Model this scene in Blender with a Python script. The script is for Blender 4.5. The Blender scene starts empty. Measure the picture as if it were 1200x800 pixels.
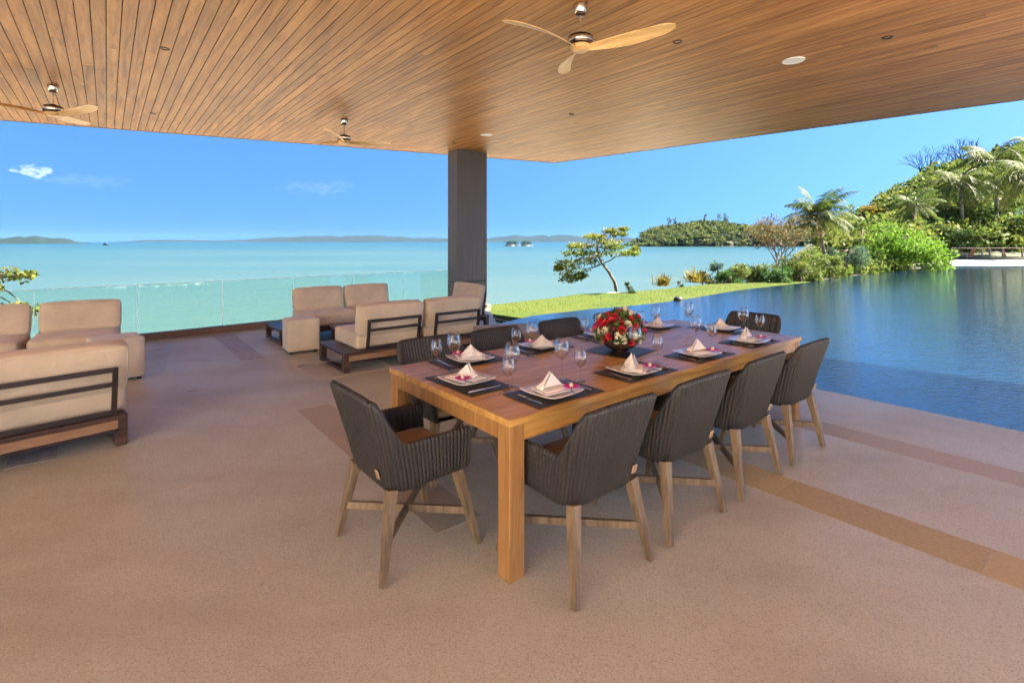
import bpy, math, random
import numpy as np
from mathutils import Vector, Matrix, noise as mnoise

random.seed(7)
rng = np.random.default_rng(11)
R = math.radians
sc = bpy.context.scene
C = sc.collection

# ------------------------------------------------------------------ camera
cam_d = bpy.data.cameras.new('camera')
cam = bpy.data.objects.new('camera', cam_d)
C.objects.link(cam)
cam.location = (0, 0, 1.58)
cam.rotation_euler = (R(90), 0, 0)
cam_d.sensor_width = 36.0
cam_d.lens = 36.0 * 588 / 1200
cam_d.shift_y = -0.0975
cam_d.clip_start = 0.05
cam_d.clip_end = 20000
sc.camera = cam
sc.render.resolution_x = 1024
sc.render.resolution_y = 682

# ------------------------------------------------------------------ sky and sun
SUN_EL, SUN_AZ = R(46), math.atan2(0.995, 0.03)      # azimuth measured from +Y towards +X
sun_vec = Vector((math.sin(SUN_AZ) * math.cos(SUN_EL), math.cos(SUN_AZ) * math.cos(SUN_EL), math.sin(SUN_EL)))
world = bpy.data.worlds.new('World')
sc.world = world
world.use_nodes = True
wn, wl = world.node_tree.nodes, world.node_tree.links
wn.clear()
w_out = wn.new('ShaderNodeOutputWorld')
w_bg = wn.new('ShaderNodeBackground')
w_sky = wn.new('ShaderNodeTexSky')
w_sky.sky_type = 'NISHITA'
w_sky.sun_disc = False
w_sky.sun_elevation = SUN_EL
w_sky.sun_rotation = SUN_AZ
w_sky.altitude = 0
w_sky.air_density = 1.0
w_sky.dust_density = 0.3
w_sky.ozone_density = 2.0
w_hsv = wn.new('ShaderNodeHueSaturation')
w_hsv.inputs['Saturation'].default_value = 1.25
w_hsv.inputs['Value'].default_value = 1.0
w_bg.inputs['Strength'].default_value = 0.055
# a few small fair-weather clouds, fixed in direction space
w_geo = wn.new('ShaderNodeTexCoord')
def w_math(op, a, b=None):
    n = wn.new('ShaderNodeMath'); n.operation = op
    for i, v in enumerate((a, b)):
        if v is None: continue
        if isinstance(v, (int, float)): n.inputs[i].default_value = v
        else: wl.new(v, n.inputs[i])
    return n.outputs[0]
w_sep = wn.new('ShaderNodeSeparateXYZ'); wl.new(w_geo.outputs['Generated'], w_sep.inputs[0])
az = w_math('ARCTAN2', w_sep.outputs[0], w_sep.outputs[1])
w_n = wn.new('ShaderNodeTexNoise'); w_n.inputs['Scale'].default_value = 70.0
w_n.inputs['Detail'].default_value = 3.0
w_map = wn.new('ShaderNodeMapping'); w_map.inputs['Scale'].default_value = (1, 1, 2.2)
wl.new(w_geo.outputs['Generated'], w_map.inputs[0]); wl.new(w_map.outputs[0], w_n.inputs['Vector'])
cloud_total = None
for (ca, ce, sa, se, amt) in ((-0.7605, 0.1015, 0.020, 0.009, 0.62), (-0.375, 0.098, 0.060, 0.014, 0.07),
                              (-0.70, 0.092, 0.06, 0.010, 0.05), (-0.33, 0.104, 0.035, 0.010, 0.06)):
    el = w_math('ARCSINE', w_sep.outputs[2])
    da = w_math('DIVIDE', w_math('SUBTRACT', az, ca), sa)
    de = w_math('DIVIDE', w_math('SUBTRACT', el, ce), se)
    d2 = w_math('ADD', w_math('MULTIPLY', da, da), w_math('MULTIPLY', de, de))
    fall = w_math('SUBTRACT', 1.0, d2)
    m = w_math('ADD', fall, w_math('MULTIPLY', w_math('SUBTRACT', w_n.outputs[0], 0.5), 5.0))
    cl = wn.new('ShaderNodeClamp'); wl.new(w_math('MULTIPLY', m, 0.3), cl.inputs[0])
    m2 = w_math('MULTIPLY', cl.outputs[0], amt)
    front = w_math('GREATER_THAN', fall, -1.2)
    m2 = w_math('MULTIPLY', m2, front)
    cloud_total = m2 if cloud_total is None else w_math('MAXIMUM', cloud_total, m2)
w_mix = wn.new('ShaderNodeMix'); w_mix.data_type = 'RGBA'
wl.new(cloud_total, w_mix.inputs['Factor'])
w_tint = wn.new('ShaderNodeMix'); w_tint.data_type = 'RGBA'; w_tint.blend_type = 'MULTIPLY'
w_tint.inputs['Factor'].default_value = 1.0
w_tint.inputs['B'].default_value = (0.55, 0.59, 0.63, 1)
w_dir = wn.new('ShaderNodeTexCoord')
w_lift = wn.new('ShaderNodeMapping'); w_lift.inputs['Scale'].default_value = (0.8, 0.8, 0.55); w_lift.inputs['Location'].default_value = (0, 0, 0.36)
wl.new(w_dir.outputs['Generated'], w_lift.inputs[0])
w_nrm = wn.new('ShaderNodeVectorMath'); w_nrm.operation = 'NORMALIZE'
wl.new(w_lift.outputs[0], w_nrm.inputs[0]); wl.new(w_nrm.outputs[0], w_sky.inputs['Vector'])
wl.new(w_sky.outputs[0], w_hsv.inputs['Color'])
wl.new(w_hsv.outputs[0], w_tint.inputs['A'])
wl.new(w_tint.outputs['Result'], w_mix.inputs['A'])
w_mix.inputs['B'].default_value = (6.5, 6.7, 7.2, 1)
wl.new(w_mix.outputs['Result'], w_bg.inputs['Color'])
wl.new(w_bg.outputs[0], w_out.inputs[0])

sun_d = bpy.data.lights.new('sun', 'SUN')
sun_d.energy = 5.0
sun_d.angle = R(0.53)
sun_d.color = (1.0, 0.92, 0.80)
sun = bpy.data.objects.new('sun', sun_d)
C.objects.link(sun)
sun.rotation_euler = (-sun_vec).to_track_quat('-Z', 'Y').to_euler()

sc.view_settings.view_transform = 'Standard'
sc.view_settings.look = 'None'
sc.view_settings.exposure = 3.32
sc.view_settings.gamma = 1.0
sc.view_settings.use_curve_mapping = False
sc.render.engine = 'CYCLES'
sc.cycles.use_denoising = True
sc.cycles.use_adaptive_sampling = True
sc.cycles.adaptive_threshold = 0.03
sc.cycles.max_bounces = 8
sc.cycles.diffuse_bounces = 4
sc.cycles.glossy_bounces = 3
sc.cycles.transparent_max_bounces = 16
sc.cycles.sample_clamp_indirect = 6.0
sc.cycles.caustics_reflective = False
sc.cycles.caustics_refractive = False

# ------------------------------------------------------------------ materials
def lin(r, g, b):
    f = lambda c: ((c / 255 + 0.055) / 1.055) ** 2.4 if c > 10 else c / 255 / 12.92
    return (f(r), f(g), f(b), 1)

class Mat:
    """small wrapper round one node material"""
    def __init__(s, name, base=(0.5, 0.5, 0.5), rough=0.6, **kw):
        s.m = bpy.data.materials.new(name); s.m.use_nodes = True
        s.n, s.l = s.m.node_tree.nodes, s.m.node_tree.links
        s.b = s.n['Principled BSDF']
        s.b.inputs['Base Color'].default_value = (*base[:3], 1)
        s.b.inputs['Roughness'].default_value = rough
        for k, v in kw.items(): s.b.inputs[k.replace('_', ' ')].default_value = v
        s.col = None
    def coord(s, kind='Object', scale=(1, 1, 1), rot=(0, 0, 0)):
        t = s.n.new('ShaderNodeTexCoord'); mp = s.n.new('ShaderNodeMapping')
        mp.inputs['Scale'].default_value = scale; mp.inputs['Rotation'].default_value = rot
        s.l.new(t.outputs[kind], mp.inputs[0]); return mp.outputs[0]
    def world(s, scale=(1, 1, 1), rot=(0, 0, 0)):
        t = s.n.new('ShaderNodeNewGeometry'); mp = s.n.new('ShaderNodeMapping')
        mp.inputs['Scale'].default_value = scale; mp.inputs['Rotation'].default_value = rot
        s.l.new(t.outputs['Position'], mp.inputs[0]); return mp.outputs[0]
    def noise(s, vec, scale=5, detail=4, rough=0.55, dist=0.0):
        t = s.n.new('ShaderNodeTexNoise'); t.inputs['Scale'].default_value = scale
        t.inputs['Detail'].default_value = detail; t.inputs['Roughness'].default_value = rough
        t.inputs['Distortion'].default_value = dist
        s.l.new(vec, t.inputs['Vector']); return t.outputs[0]
    def ramp(s, fac, stops):
        r = s.n.new('ShaderNodeValToRGB'); e = r.color_ramp.elements
        while len(e) < len(stops): e.new(0.5)
        for el, (p, c) in zip(e, stops): el.position = p; el.color = (*c[:3], 1)
        s.l.new(fac, r.inputs[0]); return r.outputs[0]
    def mix(s, a, b, fac, mode='MIX'):
        t = s.n.new('ShaderNodeMix'); t.data_type = 'RGBA'; t.blend_type = mode
        for k, v in (('A', a), ('B', b), ('Factor', fac)):
            if isinstance(v, (int, float)): t.inputs[k].default_value = v
            elif isinstance(v, tuple): t.inputs[k].default_value = (*v[:3], 1)
            else: s.l.new(v, t.inputs[k])
        return t.outputs['Result']
    def math(s, op, a, b=0.0):
        t = s.n.new('ShaderNodeMath'); t.operation = op
        for i, v in enumerate((a, b)):
            if isinstance(v, (int, float)): t.inputs[i].default_value = v
            else: s.l.new(v, t.inputs[i])
        return t.outputs[0]
    def info(s, what='Random'):
        t = s.n.new('ShaderNodeObjectInfo'); return t.outputs[what]
    def attr(s, name):
        t = s.n.new('ShaderNodeAttribute'); t.attribute_name = name; return t.outputs['Fac']
    def color(s, sock): s.l.new(sock, s.b.inputs['Base Color']); return s
    def rough(s, sock): s.l.new(sock, s.b.inputs['Roughness']); return s
    def bump(s, h, strength=0.3, dist=0.01, prev=None):
        t = s.n.new('ShaderNodeBump'); t.inputs['Strength'].default_value = strength
        t.inputs['Distance'].default_value = dist
        s.l.new(h, t.inputs['Height'])
        if prev is not None: s.l.new(prev, t.inputs['Normal'])
        s.l.new(t.outputs[0], s.b.inputs['Normal']); return t.outputs[0]

def wood(name, dark, mid, light, rough=0.45, grain=(1, 14, 14), scale=2.2, vary=0.35, rot=(0, 0, 0), coat=0.0):
    w = Mat(name, mid, rough)
    v = w.coord('Object', grain, rot)
    off = w.n.new('ShaderNodeVectorMath'); off.operation = 'ADD'
    cx = w.n.new('ShaderNodeCombineXYZ')
    r = w.info('Random')
    for i in range(3): w.l.new(w.math('MULTIPLY', r, 37.0 + 11 * i), cx.inputs[i])
    w.l.new(v, off.inputs[0]); w.l.new(cx.outputs[0], off.inputs[1])
    n1 = w.noise(off.outputs[0], scale, 3, 0.6, 0.5)
    n2 = w.noise(off.outputs[0], scale * 6, 2, 0.5)
    c = w.ramp(n1, [(0.28, dark), (0.5, mid), (0.74, light)])
    c = w.mix(c, dark, w.math('MULTIPLY', w.math('GREATER_THAN', n2, 0.6), 0.25))
    tone = w.ramp(r, [(0.0, tuple(1 - vary for _ in range(3))), (0.5, (1, 1, 1)), (1.0, (1 + vary * .6,) * 3)])
    c = w.mix(c, tone, 1.0, 'MULTIPLY')
    w.color(c)
    w.bump(n2, 0.12, 0.002)
    if coat: w.b.inputs['Coat Weight'].default_value = coat; w.b.inputs['Coat Roughness'].default_value = 0.2
    return w.m

M = {}
M['ceiling_wood'] = wood('ceiling wood', (0.195, 0.075, 0.021), (0.36, 0.163, 0.048), (0.49, 0.258, 0.088), 0.42, (9, 0.6, 9), 1.6, 0.17)
M['ceiling_wood'].node_tree.nodes['Principled BSDF'].inputs['Specular IOR Level'].default_value = 0.22
M['table_wood'] = wood('table wood', (0.31, 0.16, 0.040), (0.51, 0.29, 0.082), (0.62, 0.385, 0.13), 0.36, (0.9, 12, 12), 2.0, 0.08, coat=0.1)
M['table_leg_wood'] = wood('table leg wood', (0.22, 0.105, 0.030), (0.36, 0.185, 0.062), (0.45, 0.25, 0.092), 0.42, (12, 12, 0.9), 2.0, 0.08)
M['chair_wood'] = wood('chair leg wood', (0.11, 0.075, 0.042), (0.20, 0.14, 0.082), (0.28, 0.205, 0.13), 0.55, (14, 14, 1.2), 2.4, 0.15)
M['fan_wood'] = wood('fan blade wood', (0.46, 0.28, 0.11), (0.64, 0.42, 0.19), (0.74, 0.53, 0.28), 0.4, (1.4, 12, 12), 2.0, 0.1)
M['sofa_wood'] = wood('sofa platform wood', (0.035, 0.018, 0.012), (0.075, 0.04, 0.027), (0.13, 0.075, 0.05), 0.4, (1.2, 12, 12), 2.0, 0.2)
M['apron_wood'] = wood('sofa apron wood', (0.22, 0.12, 0.06), (0.33, 0.19, 0.10), (0.42, 0.27, 0.15), 0.5, (1.2, 12, 12), 2.0, 0.1)
M['dark_frame'] = Mat('dark bronze frame', (0.028, 0.018, 0.016), 0.45).m
M['bark'] = wood('bark', (0.05, 0.035, 0.025), (0.12, 0.09, 0.065), (0.22, 0.18, 0.14), 0.9, (4, 4, 1), 3.0, 0.2)
M['palm_bark'] = wood('palm bark', (0.08, 0.065, 0.05), (0.15, 0.13, 0.10), (0.23, 0.20, 0.17), 0.9, (2, 2, 9), 2.0, 0.15)
M['twig'] = Mat('dry twig', (0.14, 0.095, 0.06), 0.9).m
M['grey_twig'] = Mat('grey twig', (0.05, 0.04, 0.04), 0.9).m

def fabric(name, base, var=0.12, scale=420):
    f = Mat(name, base, 0.9)
    f.b.inputs['Sheen Weight'].default_value = 0.25
    v = f.coord('Object')
    big = f.noise(v, 3.0, 4)
    c = f.ramp(big, [(0.3, tuple(b * (1 - var) for b in base)), (0.7, tuple(min(1, b * (1 + var)) for b in base))])
    f.color(c)
    wv = f.n.new('ShaderNodeTexWave'); wv.inputs['Scale'].default_value = scale / 6; wv.inputs['Distortion'].default_value = 1.5
    f.l.new(v, wv.inputs['Vector'])
    p = f.bump(wv.outputs['Fac'], 0.12, 0.001)
    f.bump(f.noise(v, 6, 4, 0.6, 0.8), 0.55, 0.022, p)
    return f.m
M['cushion'] = fabric('taupe cushion fabric', (0.64, 0.53, 0.38))
M['cushion_light'] = fabric('sand woven fabric', (0.68, 0.59, 0.45))
M['cushion_grey'] = fabric('grey brown fabric', (0.24, 0.185, 0.155))
M['seat_pad'] = fabric('brown seat pad', (0.25, 0.175, 0.105))
M['napkin'] = fabric('ivory napkin', (0.86, 0.83, 0.77), 0.03)

wk = Mat('woven resin', (0.05, 0.042, 0.037), 0.52)
v = wk.coord('Object', (1, 1, 1))
wz = wk.n.new('ShaderNodeTexWave'); wz.bands_direction = 'Z'; wz.inputs['Scale'].default_value = 30
wk.l.new(v, wz.inputs['Vector'])
nn = wk.noise(v, 60, 3)
big = wk.noise(v, 5, 2)
wk.color(wk.mix(wk.ramp(nn, [(0.3, (0.012, 0.0115, 0.0112)), (0.7, (0.036, 0.034, 0.033))]), (0.046, 0.044, 0.043), wk.math('MULTIPLY', big, 0.4)))
wk.bump(nn, 0.4, 0.002)
M['wicker'] = wk.m
M['tag_leather'] = Mat('tan tag', (0.50, 0.33, 0.20), 0.6).m
M['tag_dark'] = Mat('tag print', (0.12, 0.07, 0.04), 0.6).m

fl = Mat('sand wash terrazzo', (0.4, 0.3, 0.25), 0.62)
v = fl.world()
a = fl.noise(v, 95, 4, 0.75); b = fl.noise(v, 1.3, 5, 0.6); c2 = fl.noise(v, 55, 3, 0.6)
sp = fl.n.new('ShaderNodeTexVoronoi'); sp.inputs['Scale'].default_value = 190; fl.l.new(v, sp.inputs['Vector'])
c = fl.ramp(a, [(0.25, (0.42, 0.425, 0.345)), (0.5, (0.57, 0.58, 0.485)), (0.8, (0.67, 0.685, 0.59))])
c = fl.mix(c, (0.36, 0.33, 0.26), fl.ramp(b, [(0.42, (0, 0, 0)), (0.75, (0.42, 0.42, 0.42))]))
c = fl.mix(c, (0.60, 0.50, 0.42), fl.ramp(c2, [(0.55, (0, 0, 0)), (0.8, (0.30, 0.30, 0.30))]))
chip = fl.n.new('ShaderNodeSeparateColor'); fl.l.new(sp.outputs['Color'], chip.inputs[0])
c = fl.mix(c, (0.20, 0.175, 0.14), fl.ramp(chip.outputs[0], [(0.80, (0, 0, 0)), (0.84, (0.38,) * 3)]))
c = fl.mix(c, (0.74, 0.72, 0.66), fl.ramp(chip.outputs[1], [(0.84, (0, 0, 0)), (0.88, (0.35,) * 3)]))
wear = fl.noise(fl.world((0.5, 1.6, 1), (0, 0, R(-39))), 1.0, 4, 0.6)
c = fl.mix(c, (0.30, 0.27, 0.21), fl.ramp(wear, [(0.5, (0, 0, 0)), (0.75, (0.45,) * 3)]))
st = fl.noise(v, 3.7, 2, 0.4)
c = fl.mix(c, (0.12, 0.08, 0.055), fl.ramp(st, [(0.768, (0, 0, 0)), (0.775, (0.5, 0.5, 0.5))]))
fl.color(c); fl.rough(fl.ramp(b, [(0.3, (0.40,) * 3), (0.7, (0.58,) * 3)]))
fl.bump(chip.outputs[0], 0.12, 0.0015)
M['floor'] = fl.m

def stone(name, lo, hi, sc_=14):
    s = Mat(name, hi, 0.6)
    v = s.world(); r = s.info('Random')
    n = s.noise(v, sc_, 4, 0.65); n2 = s.noise(v, 130, 2)
    c = s.ramp(n, [(0.3, lo), (0.7, hi)])
    c = s.mix(c, s.ramp(r, [(0, (0.93,) * 3), (1, (1.05,) * 3)]), 1.0, 'MULTIPLY')
    s.color(c); s.bump(n2, 0.3, 0.002)
    return s.m
M['gold_stone'] = stone('honey stone', (0.42, 0.335, 0.165), (0.53, 0.435, 0.235), 40)
M['pink_stone'] = stone('rose stone', (0.40, 0.345, 0.27), (0.48, 0.42, 0.335), 40)
M['grey_stone'] = stone('grey stone', (0.26, 0.24, 0.235), (0.55, 0.51, 0.48))
M['kerb_stone'] = stone('brown kerb', (0.20, 0.13, 0.085), (0.30, 0.20, 0.14))
M['coping'] = stone('white coping', (0.62, 0.58, 0.54), (0.78, 0.74, 0.70))
M['bounce_court'] = stone('warm limestone', (0.62, 0.50, 0.38), (0.78, 0.66, 0.52))
M['sand'] = stone('beach sand', (0.46, 0.36, 0.25), (0.56, 0.45, 0.32), 4)
M['rock'] = stone('dark rock', (0.006, 0.006, 0.006), (0.018, 0.016, 0.014), 6)

co = Mat('bronze column cladding', (0.085, 0.062, 0.055), 0.5)
co.color(co.ramp(co.noise(co.coord('Object', (6, 6, 0.4)), 3, 4), [(0.3, (0.064, 0.054, 0.050)), (0.7, (0.088, 0.076, 0.070))]))
M['column'] = co.m
M['dark_gap'] = Mat('shadow gap', (0.012, 0.008, 0.006), 0.9).m
M['trim'] = Mat('dark drip trim', (0.06, 0.045, 0.035), 0.5).m
M['white_plaster'] = stone('white plaster', (0.74, 0.70, 0.64), (0.82, 0.78, 0.72), 2)
M['dark_glass'] = Mat('window glass', (0.02, 0.025, 0.03), 0.05).m
M['concrete'] = stone('roof concrete', (0.40, 0.38, 0.35), (0.5, 0.48, 0.45), 3)
M['chrome'] = Mat('brushed nickel', (0.62, 0.58, 0.53), 0.22, Metallic=1.0).m
M['bronze'] = Mat('dark bronze metal', (0.12, 0.075, 0.055), 0.3, Metallic=1.0).m
M['steel'] = Mat('cutlery steel', (0.66, 0.58, 0.48), 0.22, Metallic=1.0).m
M['white_plastic'] = Mat('white plastic', (0.75, 0.75, 0.75), 0.5).m
M['black'] = Mat('black plastic', (0.015, 0.013, 0.012), 0.5).m
M['mat_weave'] = Mat('dark placemat', (0.035, 0.026, 0.022), 0.42)
v = M['mat_weave'].coord('Object')
ck = M['mat_weave'].n.new('ShaderNodeTexChecker'); ck.inputs['Scale'].default_value = 160
M['mat_weave'].l.new(v, ck.inputs['Vector'])
M['mat_weave'].bump(ck.outputs['Fac'], 0.4, 0.001)
M['mat_weave'] = M['mat_weave'].m
M['porcelain'] = Mat('cream porcelain', (0.82, 0.79, 0.73), 0.18, Coat_Weight=0.5).m
M['bowl'] = wood('dark bowl', (0.03, 0.014, 0.008), (0.07, 0.035, 0.02), (0.12, 0.06, 0.03), 0.25, (4, 4, 4), 3.0, 0.1)

g = bpy.data.materials.new('clear glass'); g.use_nodes = True
gn, gl_ = g.node_tree.nodes, g.node_tree.links
gn.clear()
go = gn.new('ShaderNodeOutputMaterial'); gm = gn.new('ShaderNodeMixShader')
gt = gn.new('ShaderNodeBsdfTransparent'); gt.inputs[0].default_value = (0.985, 0.99, 0.99, 1)
gg = gn.new('ShaderNodeBsdfGlossy'); gg.inputs['Roughness'].default_value = 0.02
lw = gn.new('ShaderNodeLayerWeight'); lw.inputs['Blend'].default_value = 0.27
gm2 = gn.new('ShaderNodeMath'); gm2.operation = 'MULTIPLY'; gm2.inputs[1].default_value = 0.85
gl_.new(lw.outputs['Facing'], gm2.inputs[0])
pw = gn.new('ShaderNodeMath'); pw.operation = 'ADD'; pw.inputs[1].default_value = 0.015
gl_.new(gm2.outputs[0], pw.inputs[0])
gl_.new(pw.outputs[0], gm.inputs[0]); gl_.new(gt.outputs[0], gm.inputs[1]); gl_.new(gg.outputs[0], gm.inputs[2])
gl_.new(gm.outputs[0], go.inputs[0])
M['glass'] = g
g2 = bpy.data.materials.new('balustrade glass'); g2.use_nodes = True
gn, gl_ = g2.node_tree.nodes, g2.node_tree.links
gn.clear()
go = gn.new('ShaderNodeOutputMaterial'); gm = gn.new('ShaderNodeMixShader')
gt = gn.new('ShaderNodeBsdfTransparent'); gt.inputs[0].default_value = (0.86, 0.955, 0.935, 1)
gg = gn.new('ShaderNodeBsdfGlossy'); gg.inputs['Roughness'].default_value = 0.01
fr = gn.new('ShaderNodeFresnel'); fr.inputs['IOR'].default_value = 1.45
gl_.new(fr.outputs[0], gm.inputs[0]); gl_.new(gt.outputs[0], gm.inputs[1]); gl_.new(gg.outputs[0], gm.inputs[2])
gl_.new(gm.outputs[0], go.inputs[0])
M['rail_glass'] = g2
ge_ = Mat('frosted glass edge', (0.9, 0.95, 0.94), 0.4)
gtr = ge_.n.new('ShaderNodeBsdfTranslucent'); gtr.inputs[0].default_value = (0.95, 0.98, 0.97, 1)
gmx = ge_.n.new('ShaderNodeMixShader'); gmx.inputs[0].default_value = 0.9
ge_.l.new(ge_.b.outputs[0], gmx.inputs[1]); ge_.l.new(gtr.outputs[0], gmx.inputs[2]); ge_.l.new(gmx.outputs[0], ge_.n['Material Output'].inputs[0])
M['glass_edge'] = ge_.m

# water
wp = Mat('pool water', (0.010, 0.055, 0.14), 0.03, IOR=1.5)
v = wp.world((1, 1, 1), (0, 0, R(39)))
v2 = wp.world((1.0, 3.2, 1), (0, 0, R(12)))
r1 = wp.noise(v2, 2.3, 3, 0.5, 0.4); r2 = wp.noise(v2, 9.0, 2, 0.5)
p = wp.bump(r1, 0.10, 0.03); wp.bump(r2, 0.34, 0.016, p)
tile = wp.noise(v, 0.35, 2)
wp.color(wp.ramp(tile, [(0.3, (0.0026, 0.0105, 0.023)), (0.7, (0.0036, 0.0140, 0.029))]))
M['pool'] = wp.m

sw = Mat('sea water', (0.1, 0.3, 0.3), 0.25, IOR=1.33)
sw.b.inputs['Specular IOR Level'].default_value = 0.22
ge = sw.n.new('ShaderNodeNewGeometry'); sx = sw.n.new('ShaderNodeSeparateXYZ'); sw.l.new(ge.outputs['Position'], sx.inputs[0])
dist = sw.math('SQRT', sw.math('ADD', sw.math('MULTIPLY', sx.outputs[0], sx.outputs[0]), sw.math('MULTIPLY', sx.outputs[1], sx.outputs[1])))
lg = sw.math('LOGARITHM', sw.math('MAXIMUM', dist, 10.0), 10.0)             # depth of the sea bed grows with distance from shore
lgn = sw.math('DIVIDE', sw.math('SUBTRACT', lg, 1.3), 2.2)
bv = sw.world((0.006, 0.03, 1))
bn = sw.noise(bv, 1.3, 5, 0.65)
bv2 = sw.world((0.0011, 0.006, 1))
bn2 = sw.noise(bv2, 1.0, 4, 0.6)
fac = sw.math('ADD', lgn, sw.math('MULTIPLY', sw.math('SUBTRACT', bn, 0.5), 0.55))
fac = sw.math('ADD', fac, sw.math('MULTIPLY', sw.math('SUBTRACT', bn2, 0.5), 0.85))
sea_c = sw.ramp(fac, [(0.0, (0.056, 0.086, 0.067)), (0.3, (0.044, 0.076, 0.062)), (0.55, (0.024, 0.060, 0.056)), (0.8, (0.013, 0.047, 0.050)), (1.0, (0.009, 0.038, 0.046))])
sw.color(sea_c)
wv1 = sw.noise(sw.world((0.22, 0.8, 1)), 1.0, 6, 0.7)
sw.bump(wv1, 0.8, 0.3)
M['sea'] = sw.m

gr = Mat('lawn', (0.2, 0.25, 0.06), 0.95)
gr.b.inputs['Specular IOR Level'].default_value = 0.05
v = gr.world()
n1 = gr.noise(v, 0.5, 4); n2 = gr.noise(v, 14, 3)
c = gr.ramp(n1, [(0.3, (0.041, 0.062, 0.013)), (0.7, (0.067, 0.077, 0.018))])
c = gr.mix(c, (0.045, 0.068, 0.012), gr.ramp(n2, [(0.4, (0, 0, 0)), (0.8, (0.4, 0.4, 0.4))]))
gr.color(c); gr.bump(n2, 0.2, 0.03)
M['lawn'] = gr.m
te = Mat('undergrowth soil', (0.06, 0.07, 0.02), 0.95)
v = te.world()
te.color(te.ramp(te.noise(v, 0.6, 5), [(0.3, (0.02, 0.025, 0.008)), (0.6, (0.035, 0.04, 0.012)), (0.8, (0.05, 0.045, 0.02))]))
M['terrain'] = te.m

LEAF = 0.86
def leafmat(name, cols, trans=0.42, rough=0.6):
    l = Mat(name, cols[1], rough)
    cols = [tuple(x * LEAF for x in c_) for c_ in cols]
    a = l.attr('rnd')
    r = l.info('Random')
    n = len(cols)
    c = l.ramp(a, [(i / max(1, n - 1), cc) for i, cc in enumerate(cols)])
    c = l.mix(c, l.ramp(r, [(0, (0.82,) * 3), (1, (1.15,) * 3)]), 1.0, 'MULTIPLY')
    l.color(c)
    l.b.inputs['Specular IOR Level'].default_value = 0.12
    tr = l.n.new('ShaderNodeBsdfTranslucent'); l.l.new(c, tr.inputs[0])
    mx = l.n.new('ShaderNodeMixShader'); mx.inputs[0].default_value = trans
    o = l.n['Material Output']
    l.l.new(l.b.outputs[0], mx.inputs[1]); l.l.new(tr.outputs[0], mx.inputs[2]); l.l.new(mx.outputs[0], o.inputs[0])
    return l.m
M['leaf_olive'] = leafmat('olive leaves', [(0.045, 0.078, 0.014), (0.085, 0.128, 0.022), (0.135, 0.168, 0.03), (0.205, 0.20, 0.04)])
M['leaf_green'] = leafmat('green leaves', [(0.02, 0.055, 0.015), (0.045, 0.105, 0.022), (0.085, 0.155, 0.035)])
M['leaf_dark'] = leafmat('dark leaves', [(0.012, 0.032, 0.012), (0.03, 0.065, 0.02), (0.06, 0.10, 0.035)])
M['leaf_bright'] = leafmat('bright leaves', [(0.07, 0.16, 0.012), (0.13, 0.26, 0.018), (0.22, 0.34, 0.03)])
M['leaf_yellow'] = leafmat('yellow leaves', [(0.10, 0.085, 0.014), (0.17, 0.135, 0.018), (0.24, 0.19, 0.035)])
M['leaf_blue'] = leafmat('blue green leaves', [(0.04, 0.085, 0.05), (0.08, 0.14, 0.085), (0.13, 0.19, 0.11)])
M['leaf_almond'] = leafmat('almond leaves', [(0.05, 0.09, 0.016), (0.10, 0.145, 0.026), (0.18, 0.19, 0.035), (0.27, 0.20, 0.05)])
M['leaf_palm'] = leafmat('palm leaves', [(0.035, 0.065, 0.013), (0.062, 0.095, 0.018), (0.11, 0.12, 0.027)])
M['leaf_gold_palm'] = leafmat('golden palm leaves', [(0.05, 0.075, 0.014), (0.085, 0.11, 0.02), (0.145, 0.145, 0.032)])
M['leaf_dry'] = leafmat('dry leaves', [(0.085, 0.065, 0.026), (0.13, 0.105, 0.04), (0.17, 0.145, 0.055)])
M['leaf_far'] = leafmat('far wood leaves', [(0.04, 0.068, 0.016), (0.075, 0.105, 0.024), (0.115, 0.14, 0.03), (0.165, 0.165, 0.042)], 0.3)
M['hill_far'] = Mat('far island wood', (0.017, 0.030, 0.028), 0.95, Specular_IOR_Level=0.0).m
M['grass_blade'] = leafmat('grass blades', [(0.058, 0.090, 0.018), (0.076, 0.10, 0.02), (0.098, 0.108, 0.025)], 0.3)

def flat(name, c, rough=0.5):
    return Mat(name, c, rough).m
M['leaf_bloom'] = leafmat('bouquet leaves', [(0.06, 0.12, 0.03), (0.11, 0.20, 0.05), (0.20, 0.28, 0.08)], 0.3)
M['rose_red'] = flat('red petals', (0.62, 0.02, 0.04))
M['rose_pink'] = flat('magenta petals', (0.72, 0.04, 0.20))
M['rose_dark'] = flat('crimson petals', (0.42, 0.012, 0.05))
M['cream'] = flat('cream petals', (0.74, 0.66, 0.46))
M['yellow_petal'] = flat('yellow petals', (0.55, 0.44, 0.06))
M['brown_bud'] = flat('russet bud', (0.22, 0.07, 0.03))
M['orchid'] = flat('orchid petals', (0.60, 0.02, 0.30))
M['stem'] = flat('green stem', (0.05, 0.10, 0.03))
M['boat'] = flat('dark boat hull', (0.04, 0.045, 0.05))
M['white_paint'] = flat('white paint', (0.72, 0.72, 0.70))
M['weathered_wood'] = wood('weathered wood', (0.16, 0.11, 0.07), (0.30, 0.22, 0.15), (0.42, 0.33, 0.24), 0.8, (8, 8, 1.5), 2.0, 0.2)
M['rust_wood'] = wood('rust red wood', (0.22, 0.08, 0.03), (0.34, 0.14, 0.055), (0.42, 0.2, 0.09), 0.8, (8, 8, 1.5), 2.0, 0.2)

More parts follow.
